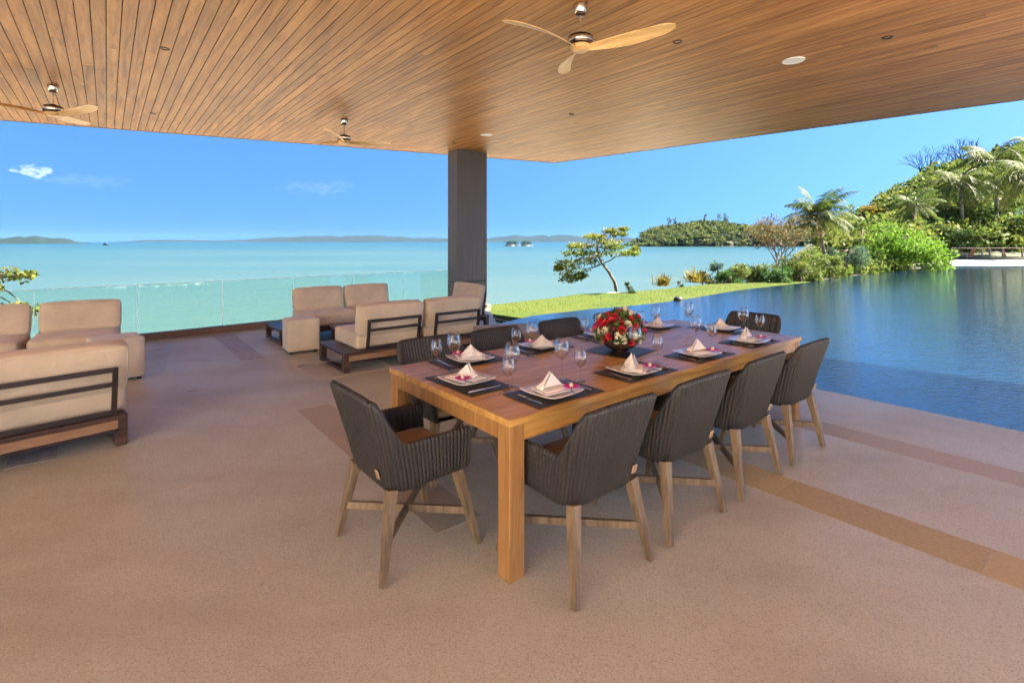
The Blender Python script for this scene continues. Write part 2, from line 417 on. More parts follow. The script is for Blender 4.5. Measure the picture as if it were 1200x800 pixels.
# ------------------------------------------------------------------ mesh helpers
def link(name, me, mat=None, parent=None, smooth=False):
    if mat is not None and len(me.materials) == 0: me.materials.append(M[mat] if isinstance(mat, str) else mat)
    o = bpy.data.objects.new(name, me); C.objects.link(o)
    if parent is not None: o.parent = parent
    if smooth: me.shade_smooth()
    return o
def tag(o, label=None, cat=None, group=None, kind=None):
    if label: o['label'] = label
    if cat: o['category'] = cat
    if group: o['group'] = group
    if kind: o['kind'] = kind
    return o
def empty(name, loc=(0, 0, 0), rz=0.0):
    o = bpy.data.objects.new(name, None); C.objects.link(o)
    o.location = loc; o.rotation_euler = (0, 0, rz); o.empty_display_size = 0.1
    return o
def copy_tree(o, parent=None):
    c = o.copy(); C.objects.link(c)
    c.parent = parent
    for ch in list(o.children): copy_tree(ch, c)
    return c

class MB:
    def __init__(s): s.v, s.f = [], []
    def add(s, vs, fs):
        b = len(s.v); s.v.extend([tuple(p) for p in vs]); s.f.extend([tuple(i + b for i in f) for f in fs]); return s
    def box(s, x0, x1, y0, y1, z0, z1, bev=0.0, mtx=None):
        if bev <= 0:
            vs = [(x, y, z) for z in (z0, z1) for y in (y0, y1) for x in (x0, x1)]
            fs = [(0, 2, 3, 1), (4, 5, 7, 6), (0, 1, 5, 4), (2, 6, 7, 3), (0, 4, 6, 2), (1, 3, 7, 5)]
        else:
            vs, fs = [], []
            cx, cy, cz = (x0 + x1) / 2, (y0 + y1) / 2, (z0 + z1) / 2
            hx, hy, hz = (x1 - x0) / 2, (y1 - y0) / 2, (z1 - z0) / 2
            idx = {}
            for sx_ in (-1, 1):
                for sy_ in (-1, 1):
                    for sz_ in (-1, 1):
                        for ax in range(3):
                            h = [hx - bev, hy - bev, hz - bev]; h[ax] += bev
                            idx[(sx_, sy_, sz_, ax)] = len(vs)
                            vs.append((cx + sx_ * h[0], cy + sy_ * h[1], cz + sz_ * h[2]))
            def k(a, b_, c_, ax): return idx[(a, b_, c_, ax)]
            for sg in (-1, 1):
                q = [k(sg, -1, -1, 0), k(sg, 1, -1, 0), k(sg, 1, 1, 0), k(sg, -1, 1, 0)]; fs.append(q if sg > 0 else q[::-1])
                q = [k(-1, sg, -1, 1), k(1, sg, -1, 1), k(1, sg, 1, 1), k(-1, sg, 1, 1)]; fs.append(q[::-1] if sg > 0 else q)
                q = [k(-1, -1, sg, 2), k(1, -1, sg, 2), k(1, 1, sg, 2), k(-1, 1, sg, 2)]; fs.append(q if sg > 0 else q[::-1])
            for a in (-1, 1):
                for b_ in (-1, 1):
                    q = [k(a, b_, -1, 0), k(a, b_, -1, 1), k(a, b_, 1, 1), k(a, b_, 1, 0)]; fs.append(q if a * b_ > 0 else q[::-1])
                    q = [k(a, -1, b_, 0), k(a, 1, b_, 0), k(a, 1, b_, 2), k(a, -1, b_, 2)]; fs.append(q if a * b_ > 0 else q[::-1])
                    q = [k(-1, a, b_, 1), k(-1, a, b_, 2), k(1, a, b_, 2), k(1, a, b_, 1)]; fs.append(q if a * b_ > 0 else q[::-1])
                    for c_ in (-1, 1):
                        t = [k(a, b_, c_, 0), k(a, b_, c_, 1), k(a, b_, c_, 2)]; fs.append(t if a * b_ * c_ > 0 else t[::-1])
        if mtx is not None: vs = [tuple(mtx @ Vector(p)) for p in vs]
        return s.add(vs, fs)
    def bar(s, p, q, w, h, w2=None, h2=None, up=(0, 0, 1)):
        """rectangular bar from p to q, tapering from w x h to w2 x h2"""
        p, q = Vector(p), Vector(q); d = (q - p).normalized()
        u = Vector(up)
        if abs(d.dot(u)) > 0.97: u = Vector((1, 0, 0))
        r = d.cross(u).normalized(); n = r.cross(d)
        w2 = w if w2 is None else w2; h2 = h if h2 is None else h2
        vs = []
        for c_, ww, hh in ((p, w, h), (q, w2, h2)):
            for a, b_ in ((-1, -1), (1, -1), (1, 1), (-1, 1)): vs.append(c_ + r * (a * ww / 2) + n * (b_ * hh / 2))
        return s.add(vs, [(0, 3, 2, 1), (4, 5, 6, 7), (0, 1, 5, 4), (1, 2, 6, 5), (2, 3, 7, 6), (3, 0, 4, 7)])
    def tube(s, pts, rads, n=8, cap=True):
        pts = [Vector(p) for p in pts]
        if isinstance(rads, (int, float)): rads = [rads] * len(pts)
        vs, fs = [], []
        prev = None
        for i, p in enumerate(pts):
            d = (pts[min(i + 1, len(pts) - 1)] - pts[max(i - 1, 0)])
            d = d.normalized() if d.length > 1e-9 else Vector((0, 0, 1))
            if prev is None:
                a = d.orthogonal().normalized()
            else:
                a = (prev - d * prev.dot(d))
                a = a.normalized() if a.length > 1e-6 else d.orthogonal().normalized()
            prev = a; b_ = d.cross(a)
            for k in range(n):
                t = 2 * math.pi * k / n
                vs.append(p + (a * math.cos(t) + b_ * math.sin(t)) * rads[i])
        for i in range(len(pts) - 1):
            for k in range(n):
                k2 = (k + 1) % n
                fs.append((i * n + k, i * n + k2, (i + 1) * n + k2, (i + 1) * n + k))
        if cap:
            fs.append(tuple(range(n - 1, -1, -1))); b0 = (len(pts) - 1) * n; fs.append(tuple(range(b0, b0 + n)))
        return s.add(vs, fs)
    def lathe(s, prof, n=20, cx=0, cy=0):
        vs, fs = [], []
        for r_, z in prof:
            for k in range(n):
                t = 2 * math.pi * k / n; vs.append((cx + r_ * math.cos(t), cy + r_ * math.sin(t), z))
        for i in range(len(prof) - 1):
            for k in range(n):
                k2 = (k + 1) % n; fs.append((i * n + k, i * n + k2, (i + 1) * n + k2, (i + 1) * n + k))
        return s.add(vs, fs)
    def poly(s, pts, z0, z1):
        """extruded polygon, anticlockwise"""
        n = len(pts)
        vs = [(x, y, z0) for x, y in pts] + [(x, y, z1) for x, y in pts]
        fs = [tuple(range(n - 1, -1, -1)), tuple(range(n, 2 * n))] + [(i, (i + 1) % n, n + (i + 1) % n, n + i) for i in range(n)]
        return s.add(vs, fs)
    def cushion(s, sx_, sy_, sz_, r=0.06, puff=0.02, n=7, mtx=None, sag=0.0):
        """soft box centred on the origin"""
        hs = (sx_ / 2, sy_ / 2, sz_ / 2)
        seen = {}; vs, fs = [], []
        def vert(p):
            key = tuple(round(c_, 5) for c_ in p)
            if key in seen: return seen[key]
            x, y, z = (p[i] * hs[i] for i in range(3))
            inner = [max(-hs[i] + min(r, hs[i] * .95), min(hs[i] - min(r, hs[i] * .95), c_)) for i, c_ in enumerate((x, y, z))]
            d = Vector((x - inner[0], y - inner[1], z - inner[2]))
            if d.length > 1e-9: d = d.normalized() * min(r, min(hs) * .95)
            q = Vector(inner) + d
            ax = [abs(c_) for c_ in p]
            if ax[2] > 0.999: q.z += math.copysign(puff * (1 - p[0] ** 4) * (1 - p[1] ** 4), p[2])
            if ax[1] > 0.999: q.y += math.copysign(puff * (1 - p[0] ** 4) * (1 - p[2] ** 2), p[1])
            if ax[0] > 0.999: q.x += math.copysign(puff * .6 * (1 - p[1] ** 4) * (1 - p[2] ** 2), p[0])
            if sag: q.z -= sag * (1 - p[0] ** 2) * (0.5 + 0.5 * p[2])
            if mtx is not None: q = mtx @ q
            seen[key] = len(vs); vs.append(tuple(q)); return seen[key]
        lat = [math.sin(math.pi / 2 * (2 * i / n - 1)) for i in range(n + 1)]
        for ax in range(3):
            for sg in (-1, 1):
                o1, o2 = [(1, 2), (2, 0), (0, 1)][ax]
                for i in range(n):
                    for j in range(n):
                        q = []
                        for a, b_ in ((i, j), (i + 1, j), (i + 1, j + 1), (i, j + 1)):
                            p = [0, 0, 0]; p[ax] = sg; p[o1] = lat[a]; p[o2] = lat[b_]; q.append(vert(p))
                        fs.append(tuple(q) if sg > 0 else tuple(q[::-1]))
        return s.add(vs, fs)
    def mesh(s, name, mat=None, smooth=False):
        me = bpy.data.meshes.new(name); me.from_pydata(s.v, [], s.f); me.update()
        if mat is not None: me.materials.append(M[mat] if isinstance(mat, str) else mat)
        if smooth: me.shade_smooth()
        return me
    def build(s, name, mat, parent=None, smooth=False):
        o = link(name, s.mesh(name, mat, smooth), None, parent)
        return o
def smooth_angle(o, ang=40):
    try: o.data.set_sharp_from_angle(angle=R(ang))
    except Exception: pass
    return o

def quads_mesh(name, corners, mat, rnd=None, smooth=False):
    """corners: (n,4,3) array, one quad each, with a random value per quad"""
    n = len(corners)
    me = bpy.data.meshes.new(name)
    me.vertices.add(4 * n); me.vertices.foreach_set('co', np.ascontiguousarray(corners, dtype=np.float32).ravel())
    me.loops.add(4 * n); me.loops.foreach_set('vertex_index', np.arange(4 * n, dtype=np.int32))
    me.polygons.add(n); me.polygons.foreach_set('loop_start', np.arange(0, 4 * n, 4, dtype=np.int32))
    me.update(calc_edges=True)
    a = me.attributes.new('rnd', 'FLOAT', 'FACE')
    a.data.foreach_set('value', (rng.random(n) if rnd is None else rnd).astype(np.float32))
    me.materials.append(M[mat] if isinstance(mat, str) else mat)
    return me

def unit(a): return a / np.maximum(1e-9, np.linalg.norm(a, axis=-1, keepdims=True))
def leaves(centres, size, aspect=0.5, up=0.35, droop=0.0, outward=None):
    """diamond-ish leaf quads at the centres"""
    n = len(centres)
    d = unit(rng.normal(size=(n, 3)))
    if outward is not None: d = unit(d * 0.8 + outward * 0.9)
    d[:, 2] -= droop; d = unit(d)
    nn_ = unit(rng.normal(size=(n, 3)) + np.array([0, 0, up * 3]))
    r = unit(np.cross(d, nn_)); L = size * (0.65 + 0.7 * rng.random(n))[:, None]
    W = L * aspect
    nrm = unit(np.cross(r, d))
    a = centres - d * L * 0.5; b = centres + r * W * 0.5 - nrm * L * 0.06; c = centres + d * L * 0.5; e = centres - r * W * 0.5 - nrm * L * 0.06
    return np.stack([a, b, c, e], axis=1)
def clump_points(n, centre, rad, shell=0.55):
    p = unit(rng.normal(size=(n, 3))) * (shell + (1 - shell) * rng.random((n, 1))) ** 0.7
    return np.array(centre) + p * np.array(rad), p

# ------------------------------------------------------------------ layout frames
CAMH = 1.58
def bp(px, py, z=0.0):
    """ground position that the measurements of the photograph give for a height z"""
    d = 588 * (CAMH - z) / (py - 283); return Vector(((px - 600) / 588 * d, d, z))
def at(px, py, d):
    return Vector(((px - 600) / 588 * d, d, CAMH + (283 - py) / 588 * d))
N0 = Vector((-0.012, 2.296)); U = Vector((0.778, 0.628)).normalized(); V = Vector((-U.y, U.x))
UANG = math.atan2(U.y, U.x)
def P(u, v, z=0.0):
    q = N0 + U * u + V * v; return Vector((q.x, q.y, z))
def clip_half(poly, p, nrm):
    """keep the part of the polygon where (x-p).nrm >= 0"""
    out = []
    for i in range(len(poly)):
        a, b = Vector(poly[i]), Vector(poly[(i + 1) % len(poly)])
        da, db = (a - p).dot(nrm), (b - p).dot(nrm)
        if da >= 0: out.append(a)
        if (da >= 0) != (db >= 0): out.append(a + (b - a) * (da / (da - db)))
    return out

# ================================================================== the setting
CEIL = 3.66
# ---- terrace floor with inlaid stone bands
rail_o, rail_e = Vector((-5.88, 8.08)), Vector((-1.54, 12.05))
rd = (rail_e - rail_o).normalized(); rn = Vector((-rd.y, rd.x))
POOL_U = 4.5
fpoly = [(-20, -14), (13.5, -14), P(POOL_U, -16)[:2], P(POOL_U, 6.05)[:2], P(5.55, 7.72)[:2], P(5.62, 8.6)[:2]]
q = rail_e + rn * 0.14 + rd * 0.35; fpoly.append((q.x, q.y))
q = rail_o - rd * 19.5 + rn * 0.14; fpoly.append((q.x, q.y))
floor = MB().poly([tuple(p) for p in fpoly], -0.45, 0.0).build('terrace_floor', 'floor')
tag(floor, 'sand coloured washed aggregate terrace floor under the roof', kind='structure')
bounce_court = MB().poly([(-20, -14), (13.3, -14), tuple(P(4.46, -16)[:2]), tuple(P(4.46, -5.4)[:2]), (4.6, -1.7), (-20, -8.7)], 0.002, 0.006).build('bounce_paving', 'bounce_court')  # unseen pale paving, added so sunlight bounces in under the roof
tag(bounce_court, 'unseen pale stone paving behind the roofed terrace, added to bounce sunlight', kind='structure')
tile_mesh = {}
def band(u0, u1, v0, v1, mat, length=0.6):
    n = max(1, round((v1 - v0) / length)); L = (v1 - v0) / n
    for i in range(n):
        key = (round(u1 - u0, 3), round(L, 3), mat)
        if key not in tile_mesh:
            w = u1 - u0
            tile_mesh[key] = MB().box(-w / 2 + .002, w / 2 - .002, -L / 2 + .0015, L / 2 - .0015, -0.03, 0.0022).mesh('stone_tile', mat)
        o = link('stone_tile', tile_mesh[key], None, floor)
        o.location = P((u0 + u1) / 2, v0 + L * (i + .5), random.uniform(-.0003, .0003)); o.rotation_euler = (0, 0, UANG)
band(1.80, 2.11, -4.2, 0.57, 'gold_stone', 0.9)
band(3.15, 3.45, -6.0, 0.57, 'pink_stone', 0.9)
band(-0.05, 0.25, 0.57, 3.13, 'pink_stone')
band(-0.05, 0.25, 5.57, 7.9, 'grey_stone', 0.58)
band(-1.99, -1.72, 3.13, 5.4, 'grey_stone', 0.56)

# ---- ceiling: boards under a slab
rf_F, rf_R, rf_L = Vector((1.13, 13.29)), Vector((9.6, 5.443)), Vector((-9.9, 8.087))
BACK = -2.0
roof_poly = [(-7.5, -5.0), (4.5, -1.6), tuple(rf_R), tuple(rf_F), tuple(rf_L)]
ceiling = MB().poly(roof_poly, CEIL + 0.022, CEIL + 0.05).build('ceiling', 'dark_gap')
tag(ceiling, 'timber boarded soffit over the terrace', kind='structure')
slab = MB().poly(roof_poly, CEIL + 0.052, CEIL + 0.55).build('roof_slab', 'concrete')
tag(slab, kind='structure')
BW = 0.112
def inframe(x, y, z):
    if y < 0.3: return False
    px, py = 600 + x / y * 588, 283 - (z - CAMH) / y * 588
    return -5 < px < 1205 and -5 < py < 805
def proj(x, y, z):
    y = max(y, 0.3); return 600 + x / y * 588, 283 - (z - CAMH) / y * 588
uvs = [((Vector(p) - N0).dot(U), (Vector(p) - N0).dot(V)) for p in roof_poly]
u = min(a for a, _ in uvs) + 0.01
pieces = []
inset = 0.03
while u < max(a for a, _ in uvs):
    vv = -14 + random.uniform(0, 5)
    cuts = [-16.0]
    while vv < 22:
        cuts.append(vv); vv += random.uniform(3.4, 6.4)
    cuts.append(24.0)
    for a, b in zip(cuts[:-1], cuts[1:]):
        rect = [P(u + .0038, a + .0006), P(u + BW - .0038, a + .0006), P(u + BW - .0038, b - .0006), P(u + .0038, b - .0006)]
        poly = [Vector(p[:2]) for p in rect]
        n = len(roof_poly)
        for i in range(n):
            p0, p1 = Vector(roof_poly[i]), Vector(roof_poly[(i + 1) % n])
            e = (p1 - p0).normalized(); nr = Vector((-e.y, e.x))
            poly = clip_half(poly, p0 + nr * inset, nr)
            if len(poly) < 3: break
        if len(poly) < 3: continue
        pts = [proj(p.x, p.y, CEIL) for p in poly]
        cl = [(min(1200, max(0, x)), min(800, max(0, y))) for x, y in pts]
        vis = any(inframe(*(poly[i].lerp(poly[(i + 1) % len(poly)], t)), CEIL) for i in range(len(poly)) for t in (0, .1, .25, .4, .5, .6, .75, .9))
        area = abs(sum(cl[i][0] * cl[(i + 1) % len(cl)][1] - cl[(i + 1) % len(cl)][0] * cl[i][1] for i in range(len(cl)))) / 2
        pieces.append((area if vis else -1, poly))
    u += BW
pieces.sort(key=lambda t: -t[0])
rest = MB()
for i, (area, poly) in enumerate(pieces):
    if i < 298 and area > 0:
        c = sum((p for p in poly), Vector((0, 0))) / len(poly)
        loc = [((p - c).dot(U), (p - c).dot(V)) for p in poly]
        o = MB().poly(loc, 0, 0.018).build('board', 'ceiling_wood', ceiling)
        o.location = (c.x, c.y, CEIL + random.uniform(-.0012, .0012)); o.rotation_euler = (0, 0, UANG)
    else:
        rest.poly([tuple(p) for p in poly], CEIL, CEIL + 0.018)
o = rest.build('boards', 'ceiling_wood', ceiling); o['kind'] = 'stuff'
tr = MB()
n = len(roof_poly)
for i in (1, 2, 3):
    p0, p1 = Vector(roof_poly[i]), Vector(roof_poly[(i + 1) % n]); e = (p1 - p0).normalized(); nr = Vector((-e.y, e.x))
    a0, a1 = p0 + nr * 0.001, p1 + nr * 0.001
    tr.poly([tuple(a0), tuple(a1), tuple(a1 + nr * .026), tuple(a0 + nr * .026)], CEIL - 0.006, CEIL + 0.021)
tr.build('edge_trim', 'trim', ceiling)

# ---- unseen white house front behind the camera, added to bounce sun onto the terrace
bounce_villa = empty('bounce_villa', (-10.5, -6.2, 0), math.atan2(-.70, .71))
tag(bounce_villa, 'unseen white plastered front behind the camera, added to bounce sunlight', 'bounce wall')
MB().box(0, 22, -6, 0, 0, 8.2).build('wall', 'white_plaster', bounce_villa)
MB().box(-.5, 22.5, -6.5, .5, 8.2, 8.55, .02).build('roof', 'concrete', bounce_villa)
wmesh = MB().box(-.75, .75, -.02, .015, -.7, .7).mesh('window', 'dark_glass'); fmesh = MB()
for a_, b_ in (((-.8, -.75), (-.75, .75)), ((.75, .8), (-.75, .75)), ((-.8, .8), (.7, .75)), ((-.8, .8), (-.75, -.7))): fmesh.box(a_[0], a_[1], -.02, .05, b_[0], b_[1])
fmesh = fmesh.mesh('window_frame', 'dark_frame')
for k in range(4):
    o = link('window', wmesh, None, bounce_villa); o.location = (2.6 + k * 5.2, 0, 5.6); link('window_frame', fmesh, None, o)
MB().box(10.6, 12.6, -.02, .03, 0.02, 2.5, .004).build('door', 'apron_wood', bounce_villa)

# ---- column
col = empty('column', P(4.70, 7.77), UANG)
tag(col, 'tall dark bronze clad rectangular column holding up the roof corner', 'column')
MB().box(0, 0.83, 0, 0.40, 0.665, CEIL + 0.01, 0.004).build('shaft', 'column', col)
MB().box(0.006, 0.824, 0.006, 0.394, 0.651, 0.665).build('seam', 'dark_gap', col)
MB().box(0, 0.83, 0, 0.40, 0.0, 0.651, 0.004).build('base_panel', 'column', col)
ledge = MB().box(0.30, 0.80, -0.20, -0.03, 0, 0.12, 0.006).build('stone_ledge', 'kerb_stone')
ledge.location = P(4.70, 7.77); ledge.rotation_euler = (0, 0, UANG)
tag(ledge, 'low brown stone ledge at the foot of the dark column', 'ledge')

# ---- glass balustrade
bal = empty('glass_balustrade', (rail_e.x, rail_e.y, 0), math.atan2(rd.y, rd.x))
tag(bal, 'frameless clear glass balustrade along the seaward terrace edge', 'balustrade')
MB().box(-16.9, 0.0, -0.07, 0.07, 0.0, 0.10, 0.006).build('kerb', 'kerb_stone', bal)
pm = MB().box(-0.595, 0.595, -0.006, 0.006, 0.10, 0.885).mesh('glass_panel', 'rail_glass')
em = MB().add([(-.0048, 0, .101), (.0048, 0, .101), (.0048, 0, .884), (-.0048, 0, .884)], [(0, 1, 2, 3)]).mesh('panel_edge', 'glass_edge')
tm = MB().box(-0.59, 0.59, -0.0065, 0.0065, 0.885, 0.892).mesh('top_edge', 'glass_edge')
for k in range(14):
    x = -0.6 - 1.2 * k
    o = link('glass_panel', pm, None, bal); o.location.x = x
    o2 = link('top_edge', tm, None, o)
    o3 = link('panel_edge', em, None, o); o3.location.x = -0.6

# ---- pool
far_px = [(572, 378), (623, 370), (693, 362), (743, 358), (795, 352), (863, 340.5), (910, 335), (947, 331), (977, 326.5), (1010, 322), (1060, 316), (1108, 312)]
WZ = -0.025
far_pts = [bp(x, y, WZ) for x, y in far_px]
pool_poly = [tuple(P(POOL_U + .02, -16)[:2]), (60, -9), (60, 33), (38, far_pts[-1].y)] + [(p.x, p.y) for p in reversed(far_pts)][0:]
pool_poly[-1] = tuple(P(POOL_U + .02, 6.0)[:2])
pool = MB().poly(pool_poly, -0.3, WZ).build('pool_water', 'pool')
tag(pool, 'still blue swimming pool water reflecting the sky', kind='structure')
# white deck beyond the pool
dk = MB().poly([(28.7, 32.9), (62, 32.9), (62, 46), (40.2, 46)], -0.3, 0.02)
cop = dk.build('pool_deck', 'coping'); tag(cop, 'white stone deck at the far side of the pool', kind='structure')

# ---- land
shore = [(-40, -22), (-21.0, -4.9), (-12.3, 2.9), (-6.2, 8.45), (-1.6, 12.95), (-0.55, 13.0), (1.25, 14.7), (2.1, 15.7), (3.7, 16.3), (5.4, 17.5),
         (7.6, 19.4), (10.3, 20.2), (12.9, 20.8), (18.4, 31), (27.2, 46), (44.8, 76), (115, 195), (230, 390)]
SH = np.array(shore)
def shore_dist(x, y):
    """signed distance, positive on land (right of the polyline)"""
    p = np.stack([x, y], -1)[..., None, :]
    a, b = SH[:-1], SH[1:]; ab = b - a
    t = np.clip(((p - a) * ab).sum(-1) / (ab * ab).sum(-1), 0, 1)
    c = a + ab * t[..., None]
    dv = p - c; d = np.sqrt((dv * dv).sum(-1)); i = d.argmin(-1)
    dm = np.take_along_axis(d, i[..., None], -1)[..., 0]
    abi = ab[i]; dvi = np.take_along_axis(dv, i[..., None, None].repeat(2, -1), -2)[..., 0, :]
    cr = abi[..., 0] * dvi[..., 1] - abi[..., 1] * dvi[..., 0]
    return np.where(cr < 0, dm, -dm)
def land_h(x, y):
    s = shore_dist(x, y)
    base = np.where(s > 0, -0.07, -0.07 - 4.6 * np.clip(-s / 5.5, 0, 1) ** 0.8)
    # the hill rises away from the bay: a ridge about 90 m off, climbing towards the right
    bearing = np.clip(x / np.maximum(y, 1.0), 0, 2.5)
    crest = np.interp(bearing, [0.58, 0.64, 0.70, 0.75, 0.80, 0.85, 0.92, 1.02, 1.3, 2.5], [0, 1.0, 3.2, 5.6, 8.3, 10.8, 12.6, 14.4, 18, 20])
    t = np.clip((y - 40) / 48, 0, 1); t = t * t * (3 - 2 * t)
    return base + crest * t * np.clip(s / 4, 0, 1)
def grid_land(name, x0, x1, y0, y1, st, mat):
    xs, ys = np.arange(x0, x1 + st, st), np.arange(y0, y1 + st, st)
    X, Y = np.meshgrid(xs, ys); Z = land_h(X, Y)
    nx, ny = len(xs), len(ys)
    vs = np.stack([X, Y, Z], -1).reshape(-1, 3)
    sd = shore_dist(X, Y)
    fs = []
    for j in range(ny - 1):
        for i in range(nx - 1):
            if max(sd[j, i], sd[j, i + 1], sd[j + 1, i], sd[j + 1, i + 1]) < -7: continue
            a = j * nx + i; fs.append((a, a + 1, a + nx + 1, a + nx))
    me = bpy.data.meshes.new(name); me.from_pydata(vs.tolist(), [], fs); me.update(); me.shade_smooth()
    return link(name, me, mat)
ter = grid_land('terrain', -44, 270, -60, 330, 3.0, 'terrain'); tag(ter, kind='structure')
ter.location.z = -0.03
# lawn sheet
lawn_edge = [(-1.45, 12.75), (-0.55, 12.95), (1.25, 14.6), (2.1, 15.6), (3.7, 16.2), (5.4, 17.4), (7.6, 19.3), (10.3, 20.1), (12.7, 20.6), (17, 24.5)]
lawn_poly = [(0.3, 8.2), (20, 20.5), (24, 26)] + lawn_edge[::-1] + [(-1.0, 10.4)]
lawn = MB().poly(lawn_poly, -0.3, -0.055).build('lawn', 'lawn'); tag(lawn, 'bright sunlit lawn beyond the pool', kind='structure')
# mown grass
def in_poly(pts, poly):
    x, y = pts[:, 0], pts[:, 1]; ins = np.zeros(len(pts), bool); n = len(poly)
    for i in range(n):
        x1, y1 = poly[i]; x2, y2 = poly[(i + 1) % n]
        cond = ((y1 > y) != (y2 > y)) & (x < (x2 - x1) * (y - y1) / (y2 - y1 + 1e-12) + x1); ins ^= cond
    return ins
gp = np.stack([rng.uniform(-1.5, 20, 130000), rng.uniform(9, 26, 130000)], -1)
gp = gp[in_poly(gp, lawn_poly) & ~in_poly(gp, pool_poly)][:36000]
n = len(gp)
h = rng.uniform(0.012, 0.03, n); ang = rng.uniform(0, 2 * math.pi, n); lean = rng.normal(0, 0.015, (n, 2)); w = 0.006
b0 = np.concatenate([gp, np.full((n, 1), -0.06)], 1); side = np.stack([np.cos(ang), np.sin(ang), np.zeros(n)], -1) * w
tp = b0 + np.concatenate([lean, h[:, None]], 1)
gq = np.stack([b0 - side, b0 + side, tp + side * .3, tp - side * .3], 1)
go_ = link('grass', quads_mesh('grass', gq, 'grass_blade')); tag(go_, 'short mown grass of the lawn beyond the pool', kind='stuff')

# ---- unseen sand strip below the terrace, added to bounce warm light onto the ceiling
bs = [Vector(p) for p in shore[0:15]]
vs, fs = [], []
offs = [(3.0, -2.6), (7.0, -3.2), (13.0, -3.75), (21.0, -4.15)]
for i, p in enumerate(bs):
    a, b = bs[max(0, i - 1)], bs[min(len(bs) - 1, i + 1)]; e = (b - a).normalized(); nr = Vector((-e.y, e.x))
    for (o_, z_) in offs: q = p + nr * o_; vs.append((q.x, q.y, z_))
for i in range(len(bs) - 1):
    for j in range(3): a = i * 4 + j; fs.append((a, a + 4, a + 5, a + 1))
be = MB().add(vs, fs).build('bounce_beach', 'sand', None, True); tag(be, 'unseen sand strip below the terrace, added to bounce warm light', kind='structure')

# ---- sea
sea = MB()
rs = [0, 60, 200, 600, 1800, 3500, 5200, 6900]
NS = 72
vs = [(0, 0, -4.05)]; fs = []
for r_ in rs[1:]:
    for k in range(NS): t = 2 * math.pi * k / NS; vs.append((r_ * math.cos(t), r_ * math.sin(t), -4.05))
for k in range(NS): fs.append((0, 1 + k, 1 + (k + 1) % NS))
for i in range(len(rs) - 2):
    for k in range(NS):
        a = 1 + i * NS + k; b = 1 + i * NS + (k + 1) % NS; fs.append((a, a + NS, b + NS, b))
sea.add(vs, fs); so = sea.build('sea', 'sea'); tag(so, 'calm turquoise sea reaching to the horizon', kind='structure')

# ---- far islands on the horizon
SEA = -4.05
def ridge(name, px0, px1, d, prof, depth, label, mat='hill_far', n=70):
    """a long low island; prof gives the ridge height over 0..1"""
    vs, fs = [], []
    rows = 9
    for j in range(rows):
        tj = j / (rows - 1)
        for i in range(n + 1):
            t = i / n
            x = (px0 + (px1 - px0) * t - 600) / 588 * d
            bell = math.sin(math.pi * tj) ** 0.8
            hh = prof(t) * bell * (0.85 + 0.3 * mnoise.noise((x * 6.0 / d * 8, tj * 4, d)))
            vs.append((x * (1 + depth / d * tj), d + depth * tj, SEA - 1 + max(0, hh) + (1 if 0 < j < rows - 1 else 0)))
    for j in range(rows - 1):
        for i in range(n):
            a = j * (n + 1) + i; fs.append((a, a + 1, a + n + 2, a + n + 1))
    me = bpy.data.meshes.new(name); me.from_pydata(vs, [], fs); me.update(); me.shade_smooth()
    o = link(name, me, mat); tag(o, label, 'island'); return o
def hump(*hs):
    def f(t):
        s_ = 0
        for c, w, h in hs: s_ += h * math.exp(-((t - c) / w) ** 2)
        return s_ * min(1, t * 14, (1 - t) * 14)
    return f
ridge('island', -260, 108, 1300, hump((0.25, .3, 17), (0.55, .2, 12), (0.80, .10, 19), (0.92, .07, 9)), 160, 'low dark green island on the left horizon')
ridge('island', 120, 620, 4200, hump((0.15, .12, 24), (0.42, .12, 40), (0.62, .15, 66), (0.85, .1, 36)), 600, 'long hazy blue island on the horizon left of the column')
ridge('island', 555, 800, 4600, hump((0.15, .15, 52), (0.4, .2, 66), (0.7, .2, 48)), 500, 'hazy blue hill on the horizon right of the column')

# ================================================================== dining table
TL, TW, TH = 3.22, 1.256, 0.76
table = empty('dining_table', P(TL / 2, TW / 2), UANG)
tag(table, 'long polished teak dining table set for ten on square legs', 'table')
npl = 6; pw_ = TW / npl
plm = MB().box(-TL / 2, TL / 2, -pw_ / 2 + .0006, pw_ / 2 - .0006, TH - 0.032, TH, 0.002).mesh('plank', 'table_wood')
for k in range(npl):
    o = link('plank', plm, None, table); o.location.y = -TW / 2 + pw_ * (k + .5)
for sg in (-1, 1):
    MB().box(-TL / 2 + .10, TL / 2 - .10, -.0125, .0125, TH - 0.115, TH - 0.033, 0.001).build('apron', 'table_wood', table).location.y = sg * (TW / 2 - .026)
    MB().box(-.0125, .0125, -TW / 2 + .10, TW / 2 - .10, TH - 0.115, TH - 0.033, 0.001).build('apron', 'table_leg_wood', table).location.x = sg * (TL / 2 - .026)
lgm = MB().box(-.045, .045, -.045, .045, 0, TH - 0.033, 0.0025).mesh('leg', 'table_leg_wood')
for sx_ in (-1, 1):
    for sy_ in (-1, 1):
        o = link('leg', lgm, None, table); o.location = (sx_ * (TL / 2 - .055), sy_ * (TW / 2 - .055), 0)

